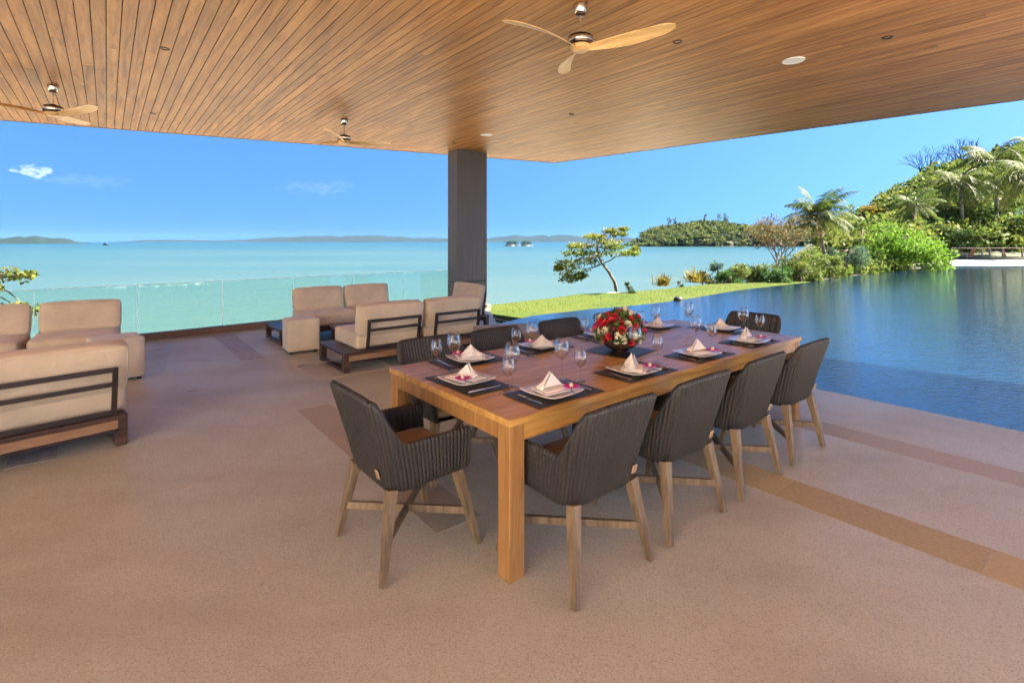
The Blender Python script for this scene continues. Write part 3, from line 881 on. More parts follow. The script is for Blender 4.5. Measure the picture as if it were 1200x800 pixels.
# ================================================================== woven dining armchair (faces local +y)
def shell_mesh():
    hw0, hw1 = 0.245, 0.285          # half width at the bottom and the top
    yf0, yf1 = 0.235, 0.225          # front of the arms
    yb0, yb1 = -0.215, -0.335        # back, bottom and top
    rc0, rc1 = 0.11, 0.085
    ZB, ZT, ZA = 0.385, 0.855, 0.645
    RIBS = 66; SUB = 6; NC = RIBS * SUB
    def path(hw, yf, yb, rc, s_):
        """point and outward normal along the U, s_ in 0..1"""
        a1 = (yf - yb - rc); a2 = math.pi / 2 * rc; a3 = 2 * (hw - rc); tot = 2 * a1 + 2 * a2 + a3
        d = s_ * tot
        if d < a1: return (-hw, yf - d), (-1, 0)
        d -= a1
        if d < a2:
            t = d / rc; return (-hw + rc - rc * math.cos(t), yb + rc - rc * math.sin(t)), (-math.cos(t), -math.sin(t))
        d -= a2
        if d < a3: return (-hw + rc + d, yb), (0, -1)
        d -= a3
        if d < a2:
            t = d / rc; return (hw - rc + rc * math.sin(t), yb + rc - rc * math.cos(t)), (math.sin(t), -math.cos(t))
        d -= a2
        return (hw, yb + rc + d), (1, 0)
    def smooth(a, b, x): t = max(0, min(1, (x - a) / (b - a))); return t * t * (3 - 2 * t)
    th = 0.034
    rows_o = 48; rows_i = 7
    vs, fs = [], []
    for i in range(NC + 1):
        s_ = i / NC
        rib = abs(math.sin(math.pi * i / SUB)) ** .7 * 0.0105 - .004
        half = abs(s_ - 0.5)
        ztop = ZA + (ZT - ZA) * (1 - smooth(0.15, 0.245, half))
        ztop -= 0.022 * (min(half, .2) / 0.2) ** 4
        endr = max(0.0, 1 - min(s_, 1 - s_) / 0.02)
        ztop -= 0.02 * endr ** 2
        zbot = ZB + 0.012 * smooth(0.2, 0.5, half)
        colv = []
        def outer(z, off):
            t = (z - ZB) / (ZT - ZB)
            lean = t ** 1.15
            hw = hw0 + (hw1 - hw0) * min(1, t * 1.25) ; yb = yb0 + (yb1 - yb0) * lean; yf = yf0 + (yf1 - yf0) * t
            rc = rc0 + (rc1 - rc0) * t
            (x, y), (nx, ny) = path(hw, yf, yb, rc, s_)
            return (x + nx * off, y + ny * off, z)
        tuck = lambda k: -0.012 * (1 - k) ** 3
        for j in range(rows_o):
            k = j / (rows_o - 1); z = zbot + (ztop - 0.016 - zbot) * k
            wv_ = .74 + .26 * math.sin(2 * math.pi * z / .030 + math.pi * ((i + SUB // 2) // SUB))
            colv.append(outer(z, rib * wv_ + (tuck(min(1, k * 4)))))
        for a in (35, 90, 145):
            t = R(a); x, y, z = outer(ztop - 0.016, 0)
            off = -th / 2 + math.cos(t) * (th / 2) + rib * 0.6 * math.sin(t)
            x, y, _ = outer(ztop - 0.016, off); colv.append((x, y, ztop - 0.016 + math.sin(t) * (0.016 + rib * .5)))
        for j in range(rows_i):
            k = j / (rows_i - 1); z = ztop - 0.016 + (0.43 - ztop + 0.016) * k
            colv.append(outer(z, -th - rib * .8))
        vs.extend(colv)
    m = rows_o + 3 + rows_i
    for i in range(NC):
        for j in range(m - 1):
            a = i * m + j; fs.append((a, a + 1, a + m + 1, a + m))
    fs.append(tuple(range(m))); fs.append(tuple(NC * m + j for j in range(m - 1, -1, -1)))
    # underside
    under = [i * m for i in range(0, NC + 1, SUB)]
    fs.append(tuple(under))
    me = bpy.data.meshes.new('woven_shell'); me.from_pydata(vs, [], fs); me.update(); me.materials.append(M['wicker']); me.shade_smooth()
    return me
def make_chair():
    root = empty('dining_chair')
    sh = link('woven_shell', shell_mesh(), None, root)
    tg = MB().box(-.016, .016, -.0025, .0025, -.021, .021, 0.001).build('maker_tag', 'tag_leather', root)
    tg.location = (0.165, -0.2475, 0.475); tg.rotation_euler = (R(15), 0, 0)
    for dz in (.009, 0, -.009):
        MB().box(-.010, .010, -.0034, -.0024, dz - .0018, dz + .0018).build('print_line', 'tag_dark', tg)
    MB().cushion(0.45, 0.41, 0.085, 0.035, 0.012).build('seat_pad', 'seat_pad', root, True).location = (0, 0.02, 0.452)
    for sx_ in (-1, 1):
        for sy_ in (-1, 1):
            MB().bar((sx_ * .205, sy_ * .185 - .01, .40), (sx_ * .268, sy_ * .268, 0.0), .052, .046, .030, .028, up=(0, 1, 0)).build('leg', 'chair_wood', root)
    zc = .17; k = .058 * (1 - zc / .40)
    for sg in (1, -1):
        dz = 0.0 if sg > 0 else 0.001
        MB().bar((-.236, -sg * .236, zc + dz), (.236, sg * .236, zc + dz), .022, .036).build('stretcher', 'chair_wood', root)
    return root
proto = make_chair()
near = [0.40, 1.11, 1.85, 2.60]; far = [0.47, 1.13, 1.86, 2.60]
nn_names = ['beside the near leg', 'second from the near leg', 'third from the near leg', 'closest to the pool']
ff_names = ['nearest to the sofas', 'second from the left end', 'just left of the flowers', 'behind the flower bowl']
seats = []
for i, u_ in enumerate(near): seats.append((u_, -0.02, UANG, 'dark woven armchair with its back to the viewer, ' + nn_names[i], 'near-side place ' + ['beside the near leg', 'second from the near leg', 'third from the near leg', 'closest to the pool'][i]))
for i, u_ in enumerate(far): seats.append((u_, TW + 0.03, UANG + math.pi, 'dark woven armchair on the far side of the table, ' + ff_names[i], 'far-side place ' + ['at the left end', 'second from the left', 'left of the flowers', 'right of the flowers'][i]))
seats.append((-0.19, TW / 2 + .006, UANG - math.pi / 2, 'dark woven armchair at the left head of the table, seen from its side', 'left table head'))
seats.append((TL + 0.18, TW / 2, UANG + math.pi / 2, 'dark woven armchair at the far head of the table in front of the pool', 'far table head by the pool'))
for i, (u_, v_, a_, lab, _) in enumerate(seats):
    o = proto if i == 0 else copy_tree(proto)
    o.location = P(u_, v_); o.rotation_euler = (0, 0, a_ + (random.uniform(-.03, .03) if i > 3 else random.uniform(-.012, .012)))
    tag(o, lab, 'armchair', 'woven armchairs around the dining table')

# ================================================================== place settings
matm = MB().box(-.24, .24, -.147, .147, 0, .004, .0015).mesh('placemat', 'mat_weave')
def plate_mesh():
    b = MB(); n = 12
    def ring(h, z, r_=.25):
        out = []
        for k in range(4 * n):
            t = k / (4 * n) * 4; sd = int(t); f = t - sd
            cs = [(-1, -1), (1, -1), (1, 1), (-1, 1)]
            x = cs[sd][0] + (cs[(sd + 1) % 4][0] - cs[sd][0]) * f; y = cs[sd][1] + (cs[(sd + 1) % 4][1] - cs[sd][1]) * f
            m_ = 1 - 0.05 * (abs(x * y)) ** 6
            lift = 0.006 * (abs(x * y)) ** 3 if h > .09 else 0
            out.append((x * h * m_, y * h * m_, z + lift))
        return out
    rings = [ring(.075, 0), ring(.08, .003), ring(.128, .017), ring(.131, .0195), ring(.127, .0215), ring(.085, .0085), ring(.0, .008)]
    m_ = 4 * n
    for r_ in rings: b.v.extend(r_)
    for i in range(len(rings) - 1):
        for k in range(m_): b.f.append((i * m_ + k, i * m_ + (k + 1) % m_, (i + 1) * m_ + (k + 1) % m_, (i + 1) * m_ + k))
    b.f.append(tuple(range(m_ - 1, -1, -1)))
    me = b.mesh('plate', 'porcelain', True); return me
platem = plate_mesh()
def napkin_mesh():
    """a napkin folded flat with one corner raised to a peak"""
    b = MB()
    # folded layers lying on the plate
    for k, (w, d, z, off) in enumerate(((.195, .15, .0, 0), (.15, .115, .0062, .004))):
        pts = [(-w / 2, -d / 2 + off), (w / 2, -d / 2 + off * 2), (w / 2 - .01, d / 2), (-w / 2 + .015, d / 2 - .01)]
        b.poly(pts, z, z + .006)
    b.poly([(-.07, -.05), (.07, -.05), (.065, .05), (-.065, .05)], -.0095, -.0003)
    # peak: curved cone of cloth open to the diner
    n = 14; base, top = [], Vector((0.004, 0.018, .105))
    vs = [tuple(top)]
    rows = 5
    for j in range(1, rows + 1):
        k = j / rows
        for i in range(n + 1):
            t = -0.15 * math.pi + 1.3 * math.pi * i / n
            rr = 0.066 * k ** 1.25 * (1 + .16 * math.sin(3 * t + j))
            p = top.lerp(Vector((0, 0.01, .018)), k); vs.append((p.x + rr * 1.15 * math.cos(t), p.y + rr * .8 * math.sin(t), p.z + 0.004 * math.sin(5 * t) * k))
    fs = [(0, 1 + i, 2 + i) for i in range(n)]
    for j in range(rows - 1):
        for i in range(n):
            a = 1 + j * (n + 1) + i; fs.append((a, a + n + 1, a + n + 2, a + 1))
    b.add(vs, fs)
    # front fold
    b.add([(-.062, -.012, .02), (.066, -.008, .02), (.004, .004, .098), (-.04, .005, .02), (.045, .005, .02)], [(0, 1, 2), (3, 2, 4)])
    me = b.mesh('napkin', 'napkin'); return me
napm = napkin_mesh()
def orchid():
    root = empty('orchid_bloom')
    for k in range(5):
        t = 2 * math.pi * k / 5 + .3; b = MB()
        L, W = (.026, .013) if k % 2 else (.023, .018)
        pts = [(0, 0, .004), (L * .45, -W, .009), (L, -W * .35, .012), (L * 1.05, W * .35, .012), (L * .45, W, .009)]
        c_, s_ = math.cos(t), math.sin(t)
        b.add([(x * c_ - y * s_, x * s_ + y * c_, z) for x, y, z in pts] + [(x * c_ - y * s_, x * s_ + y * c_, z - .0015) for x, y, z in pts],
              [(0, 1, 2, 3, 4), (9, 8, 7, 6, 5)] + [(i, 5 + i, 5 + (i + 1) % 5, (i + 1) % 5) for i in range(5)])
        b.build('petal', 'orchid', root)
    MB().lathe([(0, .004), (.006, .008), (.007, .014), (.003, .019), (0, .02)], 8).build('lip', 'cream', root, True)
    MB().tube([(0, 0, .006), (-.02, .012, .004), (-.045, .018, .003)], [.0018, .0016, .0012], 5).build('stalk', 'stem', root)
    return root
def fork_mesh():
    b = MB()
    b.tube([(0, -.095, .003), (0, -.05, .003), (0, 0, .004), (0, .03, .007)], [.0055, .0048, .003, .003], 8)
    b.box(-.0115, .0115, .03, .052, .005, .0075, .0008)
    for k in range(4): b.bar((-.0096 + k * .0064, .052, .0062), (-.0094 + k * .00627, .092, .0075), .0034, .0022)
    return b.mesh('fork', 'steel')
def knife_mesh():
    b = MB()
    b.tube([(0, -.11, .0045), (0, -.06, .0045), (0, -.005, .0045)], [.0062, .0058, .0045], 8)
    b.poly([(-.0035, -.005), (.009, -.002), (.0105, .06), (.006, .095), (-.003, .112)], .003, .0052)
    return b.mesh('knife', 'steel')
forkm, knifem = fork_mesh(), knife_mesh()
def glass_obj(name, H, rb, bowl_h):
    """stemmed wine glass: bowl, stem and foot"""
    root = empty(name)
    zf = H - bowl_h
    prof = []
    for k in range(11):
        t = k / 10
        r_ = rb * (math.sin(min(1, t * 1.75) * math.pi / 2) ** .8) if t < .57 else rb * (1 - .27 * ((t - .57) / .43) ** 1.4)
        prof.append((max(.0035, r_), zf + bowl_h * (t ** 1.15)))
    inner = [(max(.001, r_ - .0013), z + (.002 if i < 2 else 0)) for i, (r_, z) in enumerate(prof)]
    MB().lathe(prof + inner[::-1], 24).build('bowl', 'glass', root, True)
    MB().lathe([(.0042, .006), (.0033, .03), (.0032, zf * .7), (.0046, zf)], 10).build('stem', 'glass', root, True)
    MB().lathe([(.0001, .0005), (rb * .86, .0005), (rb * .88, .0018), (rb * .5, .004), (.0042, .007)], 24).build('foot', 'glass', root, True)
    return root
wine = glass_obj('wine_glass', .245, .046, .125); water_g = glass_obj('water_glass', .19, .038, .108)
orch = orchid()
ztab = TH + 0.001
centre = []
for (u_, v_, a_, lab, where) in seats:
    c_, s_ = math.cos(a_ - UANG), math.sin(a_ - UANG)
    f_ = Vector((-s_, c_)); r_ = Vector((c_, s_))           # forward and right in table axes
    if abs(c_) > .7: cc = Vector((u_ + (0.05 if c_ > 0 else 0.03), 0.175 if c_ > 0 else TW - .175))
    else: cc = Vector((0.20 if u_ < 0 else TL - .20, TW / 2 + .01))
    centre.append((cc, f_, r_, a_, where))
def put(o, cc, f_, r_, r, f, z, a): 
    q = cc + r_ * r + f_ * f; o.location = P(q.x, q.y, z); o.rotation_euler = (0, 0, a)
first = True
for (cc, f_, r_, a_, where) in centre:
    j = lambda s_=.006: random.uniform(-s_, s_)
    o = link('placemat', matm); put(o, cc, f_, r_, 0, 0, ztab, a_ + j(.02)); tag(o, 'dark woven rectangular placemat at ' + where, 'placemat', 'placemats')
    o = link('plate', platem); put(o, cc, f_, r_, -.02 + j(), 0 + j(), ztab + .0045, a_ + j(.08)); tag(o, 'square cream plate at ' + where, 'plate', 'square plates')
    o = link('napkin', napm); put(o, cc, f_, r_, -.02 + j(), .004 + j(), ztab + .0225, a_ + j(.5)); o.scale = (random.uniform(.95, 1.18), random.uniform(.95, 1.1), random.uniform(.78, 1.05)); tag(o, 'ivory napkin folded to a peak at ' + where, 'napkin', 'folded napkins')
    oo = orch if first else copy_tree(orch)
    put(oo, cc, f_, r_, .045 + j(.012), -.075 + j(.01), ztab + .030, a_ + random.uniform(0, 6)); oo.scale = (1.8,) * 3
    tag(oo, 'magenta orchid on the plate at ' + where, 'flower', 'orchid blooms')
    o = link('fork', forkm); put(o, cc, f_, r_, -.185 + j(), -.02 + j(.01), ztab + .0042, a_ + j(.08)); tag(o, 'steel fork left of the plate at ' + where, 'fork', 'forks')
    o = link('knife', knifem); put(o, cc, f_, r_, .185 + j(), -.01 + j(.01), ztab + .0042, a_ + j(.08)); tag(o, 'steel knife right of the plate at ' + where, 'knife', 'knives')
    g1 = wine if first else copy_tree(wine); g2_ = water_g if first else copy_tree(water_g)
    put(g1, cc, f_, r_, .215 + j(.015), .165 + j(.012), ztab, a_); tag(g1, 'tall stemmed wine glass at ' + where, 'wine glass', 'tall wine glasses')
    put(g2_, cc, f_, r_, .285 + j(.012), .06 + j(.015), ztab, a_); tag(g2_, 'short stemmed water glass at ' + where, 'water glass', 'short water glasses')
    first = False

# ================================================================== flower bowl in the middle
fc = P(1.56, .625, ztab)
o = link('placemat', MB().box(-.2, .2, -.2, .2, 0, .004, .0015).mesh('placemat', 'mat_weave')); o.location = fc; o.rotation_euler = (0, 0, UANG + R(8))
tag(o, 'dark square mat under the flower bowl in the middle of the table', 'placemat')
fb = empty('flower_arrangement', fc + Vector((0, 0, .0045)))
tag(fb, 'round bouquet of red, magenta and cream roses in a dark bowl', 'flower arrangement')
MB().lathe([(.001, .0), (.055, .0), (.058, .006), (.098, .026), (.128, .056), (.136, .086), (.130, .092), (.124, .086), (.115, .058), (.001, .05)], 32).build('bowl', 'bowl', fb, True)
def rose_mesh(mat, r_=.026):
    b = MB()
    for ring_, (n, rad, z0, tilt) in enumerate(((5, r_, .0, .75), (5, r_ * .78, .004, .45), (4, r_ * .52, .007, .2), (3, r_ * .3, .009, .05))):
        for k in range(n):
            t = 2 * math.pi * (k + .5 * (ring_ % 2)) / n; w = 2.2 * math.pi / n / 2 * 1.25
            hgt = r_ * 1.15 - ring_ * .001
            vs = []
            for jj, (zz, rr) in enumerate(((0, .45), (.5, .85), (.85, 1.0), (1.0, 1.0 + tilt * .22))):
                for ii in (-1, -.35, .35, 1):
                    ww = w * (1 if jj < 3 else .72); a = t + ii * ww; cup = 1 - .10 * (1 - abs(ii))* (jj == 3)
                    vs.append((rad * rr * cup * math.cos(a), rad * rr * cup * math.sin(a), z0 + hgt * zz - (.004 * abs(ii) if jj == 3 else 0)))
            b.add(vs, [(jj * 4 + ii, jj * 4 + ii + 1, jj * 4 + ii + 5, jj * 4 + ii + 4) for jj in range(3) for ii in range(3)])
    return b.mesh('rose', mat, True)
roses = {k: rose_mesh(k) for k in ('rose_red', 'rose_pink', 'rose_dark', 'cream', 'yellow_petal')}
def daisy_mesh(mat):
    b = MB()
    for k in range(9):
        t = 2 * math.pi * k / 9; c_, s_ = math.cos(t), math.sin(t)
        pts = [(.004, -.004, .008), (.024, -.008, .012), (.03, 0, .011), (.024, .008, .012), (.004, .004, .008)]
        b.add([(x * c_ - y * s_, x * s_ + y * c_, z + .002 * (k % 2)) for x, y, z in pts], [(0, 1, 2, 3, 4)])
    b.lathe([(.009, .006), (.009, .012), (.005, .015), (.0001, .016)], 8)
    return b.mesh('daisy', mat, True)
daisy = daisy_mesh('cream')
placed = []
kinds = ['rose_red'] * 8 + ['rose_pink'] * 7 + ['rose_dark'] * 2 + ['cream'] * 4 + ['yellow_petal'] * 4
tries = 0
while len(placed) < 90 and tries < 6000:
    tries += 1
    th_ = random.uniform(0, 2 * math.pi); el = math.asin(random.uniform(-.18, 1))
    d = Vector((math.cos(th_) * math.cos(el), math.sin(th_) * math.cos(el), math.sin(el)))
    if any(d.angle(q) < .255 for q in placed): continue
    placed.append(d)
    p = Vector((0, 0, .125)) + Vector((d.x * .172, d.y * .172, d.z * .175)) * random.uniform(.82, 1.18)
    low = d.z < .28
    if low and random.random() < .62:
        me, nm = daisy, 'daisy'; s_ = random.uniform(.85, 1.1)
    else:
        kd = random.choice(kinds); me, nm = roses[kd], 'rose'; s_ = random.uniform(.8, 1.1)
    o = link(nm, me, None, fb); o.location = p - d * .02; o.scale = (s_,) * 3
    o.rotation_euler = d.to_track_quat('Z', 'Y').to_euler()
# foliage between the blooms
cp, cd = clump_points(760, (0, 0, .125), (.18, .18, .178), .82)
cp = cp[cp[:, 2] > .085]
cdn = unit(cp - np.array([0, 0, .11]))
link('foliage', quads_mesh('foliage', leaves(cp, .06, .38, 0.1, 0, cdn), 'leaf_bloom'), None, fb)
for (dx, dy, h_, m_) in ((.0, .01, .315, 'brown_bud'), (-.05, .05, .27, 'stem'), (.03, -.02, .262, 'rose_red')):
    st_ = MB().tube([(dx * .5, dy * .5, .1), (dx, dy, h_ - .03)], [.0025, .002], 6).build('flower_stem', 'stem', fb)
    b_ = MB().lathe([(.001, -.012), (.011, -.004), (.014, .01), (.010, .024), (.004, .034), (.0005, .036)], 10).build('bud', m_, st_, True); b_.location = (dx, dy, h_ - .03)
for (ax, ay, az_) in ((.22, -.10, .235), (.235, -.06, .205), (.2, -.12, .19), (-.19, .1, .24), (.12, .16, .25)):
    MB().tube([(ax * .4, ay * .4, .12), (ax * .8, ay * .8, az_ - .02), (ax, ay, az_)], [.002, .0016, .0008], 5).build('twig', 'grey_twig', fb)

# ================================================================== ceiling fans, lights, loudspeakers
def make_fan():
    root = empty('ceiling_fan')
    MB().lathe([(.001, 0), (.062, 0), (.066, -.008), (.05, -.075), (.044, -.082), (.001, -.084)], 28).build('canopy', 'chrome', root, True)
    MB().lathe([(.045, -.084), (.047, -.09), (.045, -.1), (.012, -.104)], 24).build('canopy_collar', 'bronze', root, True)
    MB().lathe([(.011, -.1), (.011, -.26)], 14).build('down_rod', 'chrome', root, True)
    mo = MB().lathe([(.012, -.25), (.03, -.255), (.05, -.27), (.098, -.28), (.108, -.29), (.108, -.352), (.10, -.36), (.001, -.362)], 32).build('motor_housing', 'bronze', root, True)
    MB().lathe([(.109, -.30), (.1105, -.303), (.1105, -.333), (.109, -.336)], 32).build('chrome_band', 'chrome', mo, True)
    MB().lathe([(.001, -.42), (.05, -.415), (.085, -.395), (.095, -.375), (.09, -.362), (.001, -.362)], 28).build('hub', 'fan_wood', root, True)
    for k in range(3):
        n = 14; vs, fs = [], []
        for i in range(n + 1):
            t = i / n; r_ = .05 + .75 * t
            w = .055 + .085 * math.sin(min(1, t * 1.6) * math.pi / 2) ** 1.2
            if t > .8: w *= math.sqrt(max(0.02, 1 - ((t - .8) / .205) ** 2)) * .85 + .15
            pit = -(R(26) * (1 - t) + R(11)); sweep = .05 * math.sin(t * math.pi) - .03 * t
            zc = -.385 + .03 * math.sin(t * math.pi * .5) + .02 * t
            for s_ in (-1, -.3, .4, 1):
                vs.append((r_, sweep + s_ * w / 2 * math.cos(pit), zc + s_ * w / 2 * math.sin(pit) + .006 * (1 - s_ * s_)))
            for s_ in (1, .4, -.3, -1):
                vs.append((r_, sweep + s_ * w / 2 * math.cos(pit), zc + s_ * w / 2 * math.sin(pit) - .007 + .004 * (1 - s_ * s_)))
        for i in range(n):
            for j in range(8): fs.append((i * 8 + j, i * 8 + (j + 1) % 8, (i + 1) * 8 + (j + 1) % 8, (i + 1) * 8 + j))
        fs.append(tuple(range(7, -1, -1))); fs.append(tuple(n * 8 + j for j in range(8)))
        b = MB().add(vs, fs).build('blade', 'fan_wood', root, True); b.rotation_euler = (0, 0, 2 * math.pi * k / 3)
        smooth_angle(b, 50)
    return root
fan = make_fan()
for i, (x, y, rot, lab) in enumerate(((.60, 4.40, -24, 'large wooden three bladed ceiling fan above the dining table'),
                                      (-6.11, 6.68, -15, 'ceiling fan with wooden blades above the left sofas'),
                                      (-2.86, 8.55, 30, 'small looking far ceiling fan left of the dark column'))):
    o = fan if i == 0 else copy_tree(fan)
    o.location = (x, y, CEIL - .002); o.rotation_euler = (0, 0, R(rot)); tag(o, lab, 'ceiling fan', 'wooden ceiling fans')
def ceil_pt(px, py): return bp(px, 283 + (283 - py) * -1, CEIL) if False else Vector(((px - 600) / 588 * (588 * (CEIL - CAMH) / (283 - py)), 588 * (CEIL - CAMH) / (283 - py), CEIL))
dl_ring = MB().lathe([(.030, -.001), (.030, -.006), (.044, -.008), (.049, -.005), (.050, .0)], 24).mesh('trim_ring', 'black', True)
dl_in = MB().lathe([(.0305, -.0015), (.026, .004), (.001, .006)], 20).mesh('lamp_recess', 'bronze', True)
for (px, py, lab) in ((1040, 44, 'dark round downlight right of the white loudspeaker'), (794, 49, 'dark round downlight by the tip of the fan blade'),
                      (193, 57, 'dark round downlight in the upper left ceiling'), (179, 133, 'dark downlight near the left roof edge'),
                      (670, 134, 'small dark downlight above the fan and the lawn'), (532, 167, 'small dark downlight beside the column top')):
    p = ceil_pt(px, py); r_ = empty('downlight', p); link('trim_ring', dl_ring, None, r_); link('lamp_recess', dl_in, None, r_)
    tag(r_, lab, 'downlight', 'recessed downlights')
sp_r = MB().lathe([(.10, -.001), (.10, -.007), (.112, -.009), (.118, -.006), (.119, 0)], 32).mesh('rim', 'white_plastic', True)
sp_g = MB().lathe([(.10, -.004), (.001, -.005)], 32).mesh('grille', 'white_plastic', True)
for (px, py, lab) in ((930, 71, 'round white ceiling loudspeaker on the right of the soffit'), (570, 158, 'round white ceiling loudspeaker above the dark column')):
    p = ceil_pt(px, py); r_ = empty('ceiling_loudspeaker', p); link('rim', sp_r, None, r_); link('grille', sp_g, None, r_)
    tag(r_, lab, 'loudspeaker', 'ceiling loudspeakers')

# ================================================================== lounge furniture
def sofa(name, origin, rz, L, seats_, label, cat='sofa', D=0.92, group='platform sofas'):
    """low platform sofa facing local +y, its back along y = 0"""
    root = empty(name, origin, rz); tag(root, label, cat, group)
    # platform deck of planks across the seat depth
    n = 6; w = D / n
    for k in range(n):
        MB().box(0, L, w * k + .002, w * (k + 1) - .002, .205, .24, .003).build('deck_plank', 'sofa_wood', root)
    MB().box(.06, L - .06, .004, .024, .135, .203, .002).build('back_apron', 'apron_wood', root)
    MB().box(.06, L - .06, D - .024, D - .004, .15, .203, .002).build('front_apron', 'sofa_wood', root)
    MB().box(.06, L - .06, -.001, .027, .112, .134, .002).build('base_rail', 'dark_frame', root)
    for x in (0.0, L - .075):
        lg_ = MB().box(x, x + .075, .01, .085, .0, .204, .003).build('leg', 'sofa_wood', root)
        MB().box(x, x + .075, D - .085, D - .01, .0, .204, .003).build('leg', 'sofa_wood', root)
        MB().box(x + .005, x + .07, .086, D - .086, .0, .04, .003).build('sled_rail', 'sofa_wood', root)
    for (x0, x1) in seats_:
        c = MB().cushion(x1 - x0 - .012, .80, .19, .024, .014, 10).build('seat_cushion', 'cushion', root, True)
        c.location = ((x0 + x1) / 2, .12 + .40, .24 + .095)
        c = MB().cushion(x1 - x0 - .03, .17, .37, .026, .02, 10).build('back_cushion', 'cushion', root, True)
        c.location = ((x0 + x1) / 2 + random.uniform(-.012, .012), .145, .435 + .165); c.rotation_euler = (R(11), 0, random.uniform(-.02, .02))
        for cu, (a_, b_, c_) in ((root.children[-2], (x1 - x0 - .012, .80, .19)), (c, (x1 - x0 - .03, .17, .37))):
            pp = MB(); r_ = .025; lie = b_ > .5
            hx, hy, hz = a_ / 2, (b_ if lie else c_) / 2, (c_ if lie else b_) / 2
            for sg in (-1, 1):
                z_ = sg * (hz - r_ * .32); e = r_ * .26; pl = []
                for (sx_, sy_, a0_) in ((1, 1, 0), (-1, 1, 90), (-1, -1, 180), (1, -1, 270)):
                    for da in (10, 45, 80):
                        t = R(a0_ + da); pl.append((sx_ * (hx - .045) + math.cos(t) * (.045 - e), sy_ * (hy - .045) + math.sin(t) * (.045 - e), z_))
                pl.append(pl[0]); pp.tube([(p[0], p[1], p[2]) if lie else (p[0], -p[2], p[1]) for p in pl], .0055, 6, False)
            pp.build('piping', 'cushion', cu, True)
        f0, f1 = x0 + .085, x1 - .085
        fr_ = MB()
        tilt = lambda z: .035 - (z - .24) * .16
        t_ = .034
        for x in (f0, f1 - t_): fr_.bar((x + t_ / 2, tilt(.22), .22), (x + t_ / 2, tilt(.615), .615), t_, .03, up=(0, 1, 0))
        for z, hh in ((.60, .034), (.485, .03), (.262, .034)):
            fr_.box(f0 + t_ + .0005, f1 - t_ - .0005, tilt(z) - .013, tilt(z) + .013, z - hh / 2, z + hh / 2)
        fr_.build('back_frame', 'dark_frame', root)
    return root
A0 = Vector((-2.0, 5.99, 0)); U3 = Vector((U.x, U.y, 0)); V3 = Vector((V.x, V.y, 0))
sofa('sofa', A0, UANG, 2.08, [(.2, 1.1), (1.15, 2.05)], 'tan two seat platform sofa in the middle, its back to the viewer')
PB = Vector((-3.44, 7.5, 0))
sofa('sofa', PB + U3 * 2.1 + V3 * 1.0, UANG + math.pi, 2.1, [(.02, .85), (.88, 1.72)], 'tan two seat platform sofa facing the viewer, left of the column')
EL = Vector((-3.0, 3.92, 0)); la = R(48); ld = Vector((math.cos(la), math.sin(la), 0))
sofa('sofa', EL - ld * 2.08 + Vector((0, 0, 0)), la, 2.08, [(.1, 1.02), (1.08, 2.10)], 'tan platform sofa cropped by the left frame edge, its dark back frame showing')
sofa('sofa', Vector((-5.42, 7.0, 0)), UANG + math.pi - R(3), 2.1, [(.02, .86), (.92, 1.8)], 'tan platform sofa at the far left facing the viewer')
sofa('lounge_chair', P(4.02, 5.62), UANG + math.pi / 2, 0.95, [(.05, .90)], 'single lounge chair in front of the dark column, facing left', 'lounge chair', .92, 'platform sofas')
def pouf(origin, rz, sx_, sy_, sz_, label, mat='cushion_light', mat2=None):
    r_ = empty('ottoman', origin, rz); tag(r_, label, 'ottoman', 'upholstered cube ottomans')
    b = MB().cushion(sx_, sy_, sz_ - .03, .022, .004, 8).build('upholstered_body', mat, r_, True); b.location = (sx_ / 2, sy_ / 2, .03 + (sz_ - .03) / 2)
    pc = MB()
    for y in (.004, sy_ - .004):
        pc.tube([(.02, y, sz_ - .024), (sx_ - .02, y, sz_ - .024)], .004, 6)
    for x in (.004, sx_ - .004):
        pc.tube([(x, .02, sz_ - .024), (x, sy_ - .02, sz_ - .024)], .004, 6)
    pc.build('piping', mat, r_, True)
    for x in (.05, sx_ - .05):
        for y in (.05, sy_ - .05): MB().box(x - .02, x + .02, y - .02, y + .02, 0, .035).build('foot', 'dark_frame', r_)
pouf(Vector((-3.12, 6.985, 0)), UANG - R(4), .43, .40, .475, 'sand coloured woven cube ottoman between the two middle sofas')
pouf(Vector((-4.24, 5.80, 0)) - Vector((math.cos(R(48)), math.sin(R(48)), 0)) * .47, R(48), .47, .44, .49, 'tan cube ottoman in front of the far left sofa')
pouf(Vector((-.34, 6.02, 0)), UANG - R(24), .78, .74, .455, 'grey brown upholstered bench ottoman right of the middle sofa', 'cushion_grey')
ct = empty('coffee_table', PB + U3 * .62 + V3 * -.80, UANG); tag(ct, 'low dark wooden coffee table between the two middle sofas', 'coffee table')
for k in range(4): MB().box(0, 1.2, k * .15 + .002, k * .15 + .148, .26, .30, .003).build('top_plank', 'sofa_wood', ct)
for x in (.03, 1.10):
    for y in (.03, .50): MB().box(x, x + .07, y, y + .07, 0, .259, .002).build('leg', 'sofa_wood', ct)
    MB().box(x + .01, x + .06, .101, .499, .0, .04, .002).build('sled_rail', 'sofa_wood', ct)

